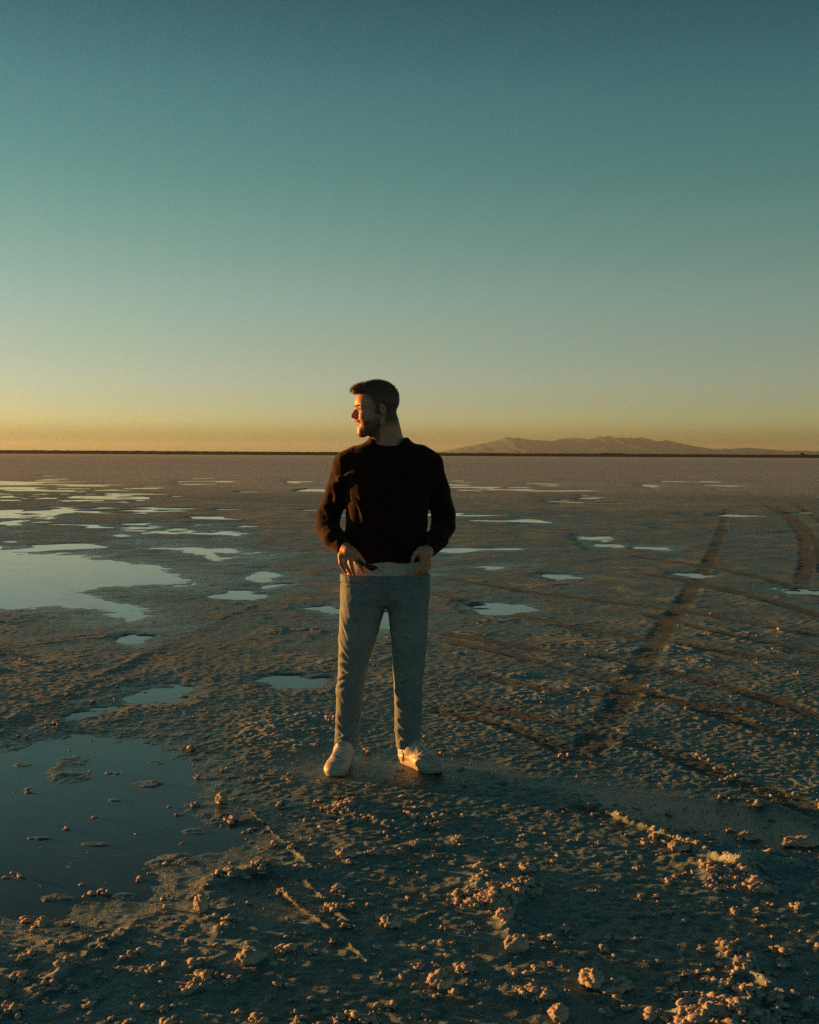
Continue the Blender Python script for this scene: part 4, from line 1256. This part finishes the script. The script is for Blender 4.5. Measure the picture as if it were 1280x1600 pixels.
def shoe(heel, toe, flip):
    """heel, toe: ground points (x, y)"""
    heel = np.array(heel); toe = np.array(toe)
    d = toe - heel; d = d / np.linalg.norm(d)
    L = 0.298
    e = np.array([-d[1], d[0]])
    ori = np.array([heel[0], heel[1], 0.010]) - BASE
    R3 = np.array([[d[0], e[0], 0], [d[1], e[1], 0], [0, 0, 1.0]])
    W = lambda v: (np.asarray(v) @ R3.T) + ori
    gsx = Grid((-0.03, -0.08, 0.0), (0.34, 0.08, 0.17), 0.0032)
    C = lambda *a, **k: gsx.cone(*a, **k)
    gsx.ell((.058, 0, .045), (.062, .036, .052), 0.02)                  # heel
    C((.035, 0, .075), (.085, 0, .086), .030, .034, k=0.03)             # collar
    C((.09, 0, .070), (.165, -.002 * flip, .046), .038, .040, k=0.035)  # instep
    gsx.ell((.190, .004 * flip, .032), (.090, .046, .034), 0.03)
    gsx.ell((.240, .002 * flip, .030), (.056, .043, .028), 0.02)        # toe box
    C((.045, 0, .085), (.050, 0, .14), .031, .036, k=0.004, cut=True)   # opening
    C((.085, 0, .092), (.115, 0, .105), .0235, .021, k=0.02)            # tongue
    x_, y_, z_ = gsx.xyz((slice(None),) * 3)
    gsx.d = np.maximum(gsx.d, (.018 - z_ + 0 * x_ + 0 * y_).astype(np.float32))
    # panel edges: toe cap and heel counter stand a little proud
    gsx.d -= (0.0034 * sstep(.232, .236, x_ + 0.9 * np.abs(y_)) * (z_ < .07) + 0.0034 * sstep(.074, .070, x_ + .5 * np.abs(z_ - .05)) + 0.0024 * sstep(.050, .047, z_ - .10 * (x_ - .1)) ).astype(np.float32)
    gsx.d += (0.0009 * noise3(x_ * 50, y_ * 50, z_ * 50, 3)).astype(np.float32)
    v, f = gsx.mesh()
    root = mesh_obj('shoe', W(v), f, mat_leather, person)
    # cup sole
    out = []
    n = 44
    for i in range(n):
        t = 2 * math.pi * i / n
        xx = 0.146 + 0.152 * math.cos(t)
        u_ = (xx) / L
        hw_ = np.interp(u_, [-.05, 0, .08, .25, .45, .68, .85, .95, 1.02], [.012, .018, .033, .037, .037, .0495, .045, .032, .012])
        yy = hw_ * (1 if math.sin(t) >= 0 else -1) * min(1, abs(math.sin(t)) * 2.2) ** .6 + .006 * flip * math.sin((u_ - .3) * 3.2)
        out.append((xx, yy))
    V_, F_ = [], []
    lev = [(0.0, .93, .0), (.004, .985, .004), (.016, 1.0, .012), (.027, .99, .026), (.031, .96, .030), (.031, .80, .030)]
    for z0, sc, _ in lev:
        for (xx, yy) in out:
            toe_up = 0.010 * max(0, (xx - .23) / .07) ** 2
            V_.append(((xx - .146) * (1 - (1 - sc) * .35) + .146, yy * sc, z0 + toe_up))
    for a in range(len(lev) - 1):
        for i in range(n):
            F_.append((a * n + i, a * n + (i + 1) % n, (a + 1) * n + (i + 1) % n, (a + 1) * n + i))
    F_.append(tuple(range(n))[::-1]); F_.append(tuple((len(lev) - 1) * n + i for i in range(n)))
    mesh_obj('sole', W(V_), F_, mat_rubber, root)
    # dark seam between the sole and the upper
    ri = [(xx * 1.0, yy * 1.0, .0315 + 0.010 * max(0, (xx - .23) / .07) ** 2) for (xx, yy) in out] ; ri.append(ri[0])
    v_, q_ = tube(ri, .0026, 6); mesh_obj('welt', W(v_), q_, mat_welt, root)
    # laces
    for i in range(6):
        xx = .108 + i * .0165
        zt = float(np.interp(xx, [.10, .13, .165, .20], [.1125, .102, .089, .073])) + .002
        hw_ = .021 + .001 * i
        pts = [(xx - .004 * (i % 2 * 2 - 1), -hw_ - .006, zt - .013), (xx, -hw_ * .6, zt - .001), (xx, 0, zt + .003), (xx, hw_ * .6, zt - .001), (xx + .004 * (i % 2 * 2 - 1), hw_ + .006, zt - .013)]
        v_, q_ = tube(pts, .0040, 6); mesh_obj('lace', W(v_), q_, mat_lace, root)
    for sg in (-1, 1):
        pts = [(.112, 0, .117), (.120, sg * .016, .124), (.134, sg * .030, .112), (.128, sg * .024, .101), (.115, sg * .004, .113)]
        v_, q_ = tube(pts, .0026, 6); mesh_obj('lace', W(v_), q_, mat_lace, root)
    v_, q_ = tube([(.045, 0, .05), (.047, 0, .10), (.052, 0, .135)], [.033, .033, .035], 20)
    mesh_obj('sock', W(v_), q_, mat_sock, person)
    return root
hl, tl = px_ground(547, 1190), px_ground(525, 1217)
dl = np.array(tl) - np.array(hl); dl /= np.linalg.norm(dl)
dl = np.array([-.20, -.98]); dl /= np.linalg.norm(dl)
ANK_L = (Q(541, 1172, .012) + BASE)[:2]; ANK_R = (Q(637, 1170, .024) + BASE)[:2]
shoe(ANK_L - dl * .032, ANK_L + dl * .25, 1)
dr_ = np.array([.62, -.785]); dr_ /= np.linalg.norm(dr_)
shoe(ANK_R - dr_ * .045, ANK_R + dr_ * .25, -1)

# ------------------------------------------------------------------ folded sunglasses in his right hand
M = Mat('black_acetate'); M.set(Base_Color=(.006, .006, .006, 1), Roughness=0.3); mat_acetate = M.m
M = Mat('dark_lens'); M.set(Base_Color=(.004, .004, .005, 1), Roughness=0.05); mat_lens = M.m
SG = Q(572, 885, HZ - .022)
glasses = bpy.data.objects.new('folded_sunglasses', None); col.objects.link(glasses)
glasses.location = tuple(BASE + SG)
tag(glasses, 'slim black folded sunglasses held in the fingers at the white shirt hem', 'sunglasses')
ax_ = (Q(588, 891, HZ - .020) - Q(560, 879, HZ - .022)); ax_ /= np.linalg.norm(ax_)
up_ = np.array([0.1, -.75, .65]); up_ -= ax_ * (up_ @ ax_); up_ /= np.linalg.norm(up_); nr_ = np.cross(ax_, up_)
P_ = lambda a, b, c: ax_ * a + up_ * b + nr_ * c
v_, q_ = tube([P_(-.055, .010, 0), P_(-.03, .016, .002), P_(0, .011, .003), P_(.025, .015, .002), P_(.044, .009, 0)], [.0030, .0036, .0032, .0036, .0030], 8)
fr = mesh_obj('frame', v_, q_, mat_acetate, glasses)
for s_ in (-1, 1):
    V_ = [P_(-.005 + s_ * .026 + .021 * math.cos(t), .000 + .015 * math.sin(t), .001 + dz) for dz in (-.001, .001) for t in th]
    n_ = len(th)
    F_ = [tuple(range(n_))[::-1], tuple(range(n_, 2 * n_))] + [(i, (i + 1) % n_, n_ + (i + 1) % n_, n_ + i) for i in range(n_)]
    mesh_obj('lens', V_, F_, mat_lens, glasses)
    v_, q_ = tube([P_(-s_ * .048, .008, -.006 - .004 * (s_ + 1)), P_(s_ * .02, .006, -.009 - .004 * (s_ + 1)), P_(s_ * .052, -.001, -.009 - .004 * (s_ + 1))], [.0032, .0028, .0036], 8)
    mesh_obj('temple_arm', v_, q_, mat_acetate, glasses)

# ------------------------------------------------------------------ the far side of the flat
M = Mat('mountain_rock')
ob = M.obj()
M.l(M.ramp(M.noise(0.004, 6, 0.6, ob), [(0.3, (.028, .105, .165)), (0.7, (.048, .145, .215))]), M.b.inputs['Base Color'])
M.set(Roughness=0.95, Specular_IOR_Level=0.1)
mat_rock = M.m

def mountain(name, ridge, D, depth, n, m, seed):
    r = np.array(ridge, float)
    px = np.linspace(r[0, 0], r[-1, 0], n)
    py = np.interp(px, r[:, 0], r[:, 1])
    top = np.array([px_at(a, b, D) for a, b in zip(px, py)])
    x = top[:, 0]; hz = np.maximum(top[:, 2], 1.0)
    hz = hz * (1 + 0.09 * noise2(x / 210.0, np.full(n, 0.3)) + 0.07 * noise2(x / 85.0, np.full(n, 4.3)))
    t = np.linspace(-1, 1, m)
    V = []
    for j, tj in enumerate(t):
        prof = (1 - abs(tj)) ** 0.9
        yy = D + tj * depth
        g_ = noise2(x / 420.0 + seed, np.full(n, tj * 2.6 + seed)) * 0.6 + noise2(x / 150.0, np.full(n, tj * 6.0 + seed)) * 0.35
        zz = hz * prof * (1 + g_ * 0.55 * (1 - prof))
        zz += hz * 0.020 * (noise2(x / 60.0, np.full(n, tj * 12.0 + seed)) + noise2(x / 140.0, np.full(n, tj * 5.0 + seed)))
        V.append(np.stack([x + 120 * noise2(x / 500.0, np.full(n, tj * 3 + 5)) * (abs(tj)), np.full(n, yy), zz - 2.0 * (abs(tj) > .99)], 1))
    V = np.concatenate(V)
    i = np.arange(n * m).reshape(m, n)
    F = np.stack([i[:-1, :-1], i[:-1, 1:], i[1:, 1:], i[1:, :-1]], -1).reshape(-1, 4)
    o = mesh_obj(name, V, F, mat_rock)
    tag(o, kind='structure')
    return o
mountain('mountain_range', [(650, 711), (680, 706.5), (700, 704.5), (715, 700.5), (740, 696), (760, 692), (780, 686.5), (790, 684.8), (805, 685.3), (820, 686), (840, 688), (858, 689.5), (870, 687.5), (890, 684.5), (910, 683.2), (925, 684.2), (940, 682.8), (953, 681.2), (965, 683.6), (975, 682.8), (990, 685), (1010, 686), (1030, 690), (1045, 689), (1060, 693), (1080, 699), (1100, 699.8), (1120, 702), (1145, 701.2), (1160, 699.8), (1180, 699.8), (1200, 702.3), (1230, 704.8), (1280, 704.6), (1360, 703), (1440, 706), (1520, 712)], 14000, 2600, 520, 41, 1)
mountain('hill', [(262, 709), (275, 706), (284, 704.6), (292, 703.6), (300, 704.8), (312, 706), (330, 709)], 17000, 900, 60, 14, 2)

M = Mat('far_scrub')
ob = M.obj()
M.l(M.ramp(M.noise(0.15, 4, 0.6, ob), [(0.3, (.020, .022, .014)), (0.7, (.045, .045, .028))]), M.b.inputs['Base Color'])
M.set(Roughness=0.95, Specular_IOR_Level=0.1)
mat_scrub = M.m
D = 2250.0
n, m = 2600, 9
xs = np.linspace(-1700, 1700, n)
V = []
for j in range(m):
    t = j / (m - 1) * 2 - 1
    prof = max(0.0, 1 - abs(t) ** 2.2)
    hz = 6.3 + 0.5 * noise2(xs / 60.0, np.full(n, 1.0)) + 0.5 * noise2(xs / 14.0, np.full(n, 3.0 + t)) + 0.5 * noise2(xs / 5.0, np.full(n, 8.0 + 3 * t))
    hz += 1.6 * np.exp(-((xs - 372) / 12) ** 2) + 1.2 * np.exp(-((xs - 395) / 8) ** 2) + 0.8 * sstep(300, -900, xs)
    hz = np.maximum(hz, 1.0)
    V.append(np.stack([xs + 3 * noise2(xs / 20, np.full(n, t * 3)), np.full(n, D + t * 22) + 6 * noise2(xs / 40, np.full(n, 2.0)), hz * prof - 0.3], 1))
V = np.concatenate(V)
i = np.arange(n * m).reshape(m, n)
F = np.stack([i[:-1, :-1], i[:-1, 1:], i[1:, 1:], i[1:, :-1]], -1).reshape(-1, 4)
belt = mesh_obj('far_tree_belt', V, F, mat_scrub)
tag(belt, 'dark thin belt of trees and scrub along the horizon', 'tree belt', kind='stuff')

# lone round tree standing above the belt at the right
tb = px_at(1254, 714, 2150.0)
tree = bpy.data.objects.new('tree', None); col.objects.link(tree)
tree.location = (tb[0], tb[1], 0)
tag(tree, 'lone dark round tree on the horizon at the far right', 'tree')
M = Mat('bark'); M.set(Base_Color=(.05, .035, .025, 1), Roughness=0.9); mat_bark = M.m
v_, q_ = tube([(0, 0, -.2), (.1, 0, 2), (.0, .1, 4), (.3, 0, 6)], [.5, .4, .32, .15], 10)
trunk = mesh_obj('trunk', v_, q_, mat_bark, tree)
V_, F_ = [], []
for k in range(5000):
    d = rng.normal(0, 1, 3); d /= np.linalg.norm(d)
    r = rng.uniform(.5, 1.0) ** .6 * (1 + .28 * noise3(d[0:1] * 2.2, d[1:2] * 2.2, d[2:3] * 2.2, 3)[0])
    c = d * r * np.array([4.6, 4.6, 3.6]) + np.array([0, 0, 5.2])
    if c[2] < 1.2: continue
    a = rng.normal(0, 1, 3); a /= np.linalg.norm(a); b = np.cross(a, rng.normal(0, 1, 3)); b /= np.linalg.norm(b)
    b0 = len(V_); w = rng.uniform(.18, .36)
    V_ += [c - a * w, c + b * w * .6, c + a * w, c - b * w * .6]; F_.append((b0, b0 + 1, b0 + 2, b0 + 3))
mesh_obj('crown', V_, np.array(F_), mat_scrub, tree, smooth=False)

# ------------------------------------------------------------------ evening air
hz_m = bpy.data.materials.new('evening_haze')
hz_m.use_nodes = True
ht = hz_m.node_tree
ht.nodes.clear()
ho = ht.nodes.new('ShaderNodeOutputMaterial')
pv = ht.nodes.new('ShaderNodeVolumePrincipled')
pv.inputs['Color'].default_value = (.60, .84, 1.0, 1)
pv.inputs['Density'].default_value = HAZE_DENSITY
pv.inputs['Anisotropy'].default_value = 0.35
ht.links.new(pv.outputs[0], ho.inputs['Volume'])
x0, x1, y0, y1, z0, z1 = -45000, 45000, -1500, 30000, -3.0, 262.0
V_ = [(x0, y0, z0), (x1, y0, z0), (x1, y1, z0), (x0, y1, z0), (x0, y0, z1), (x1, y0, z1), (x1, y1, z1), (x0, y1, z1)]
F_ = [(0, 3, 2, 1), (4, 5, 6, 7), (0, 1, 5, 4), (1, 2, 6, 5), (2, 3, 7, 6), (3, 0, 4, 7)]
haze = mesh_obj('haze', V_, F_, hz_m, smooth=False)
tag(haze, 'thin warm evening haze over the whole flat', 'haze', kind='stuff')
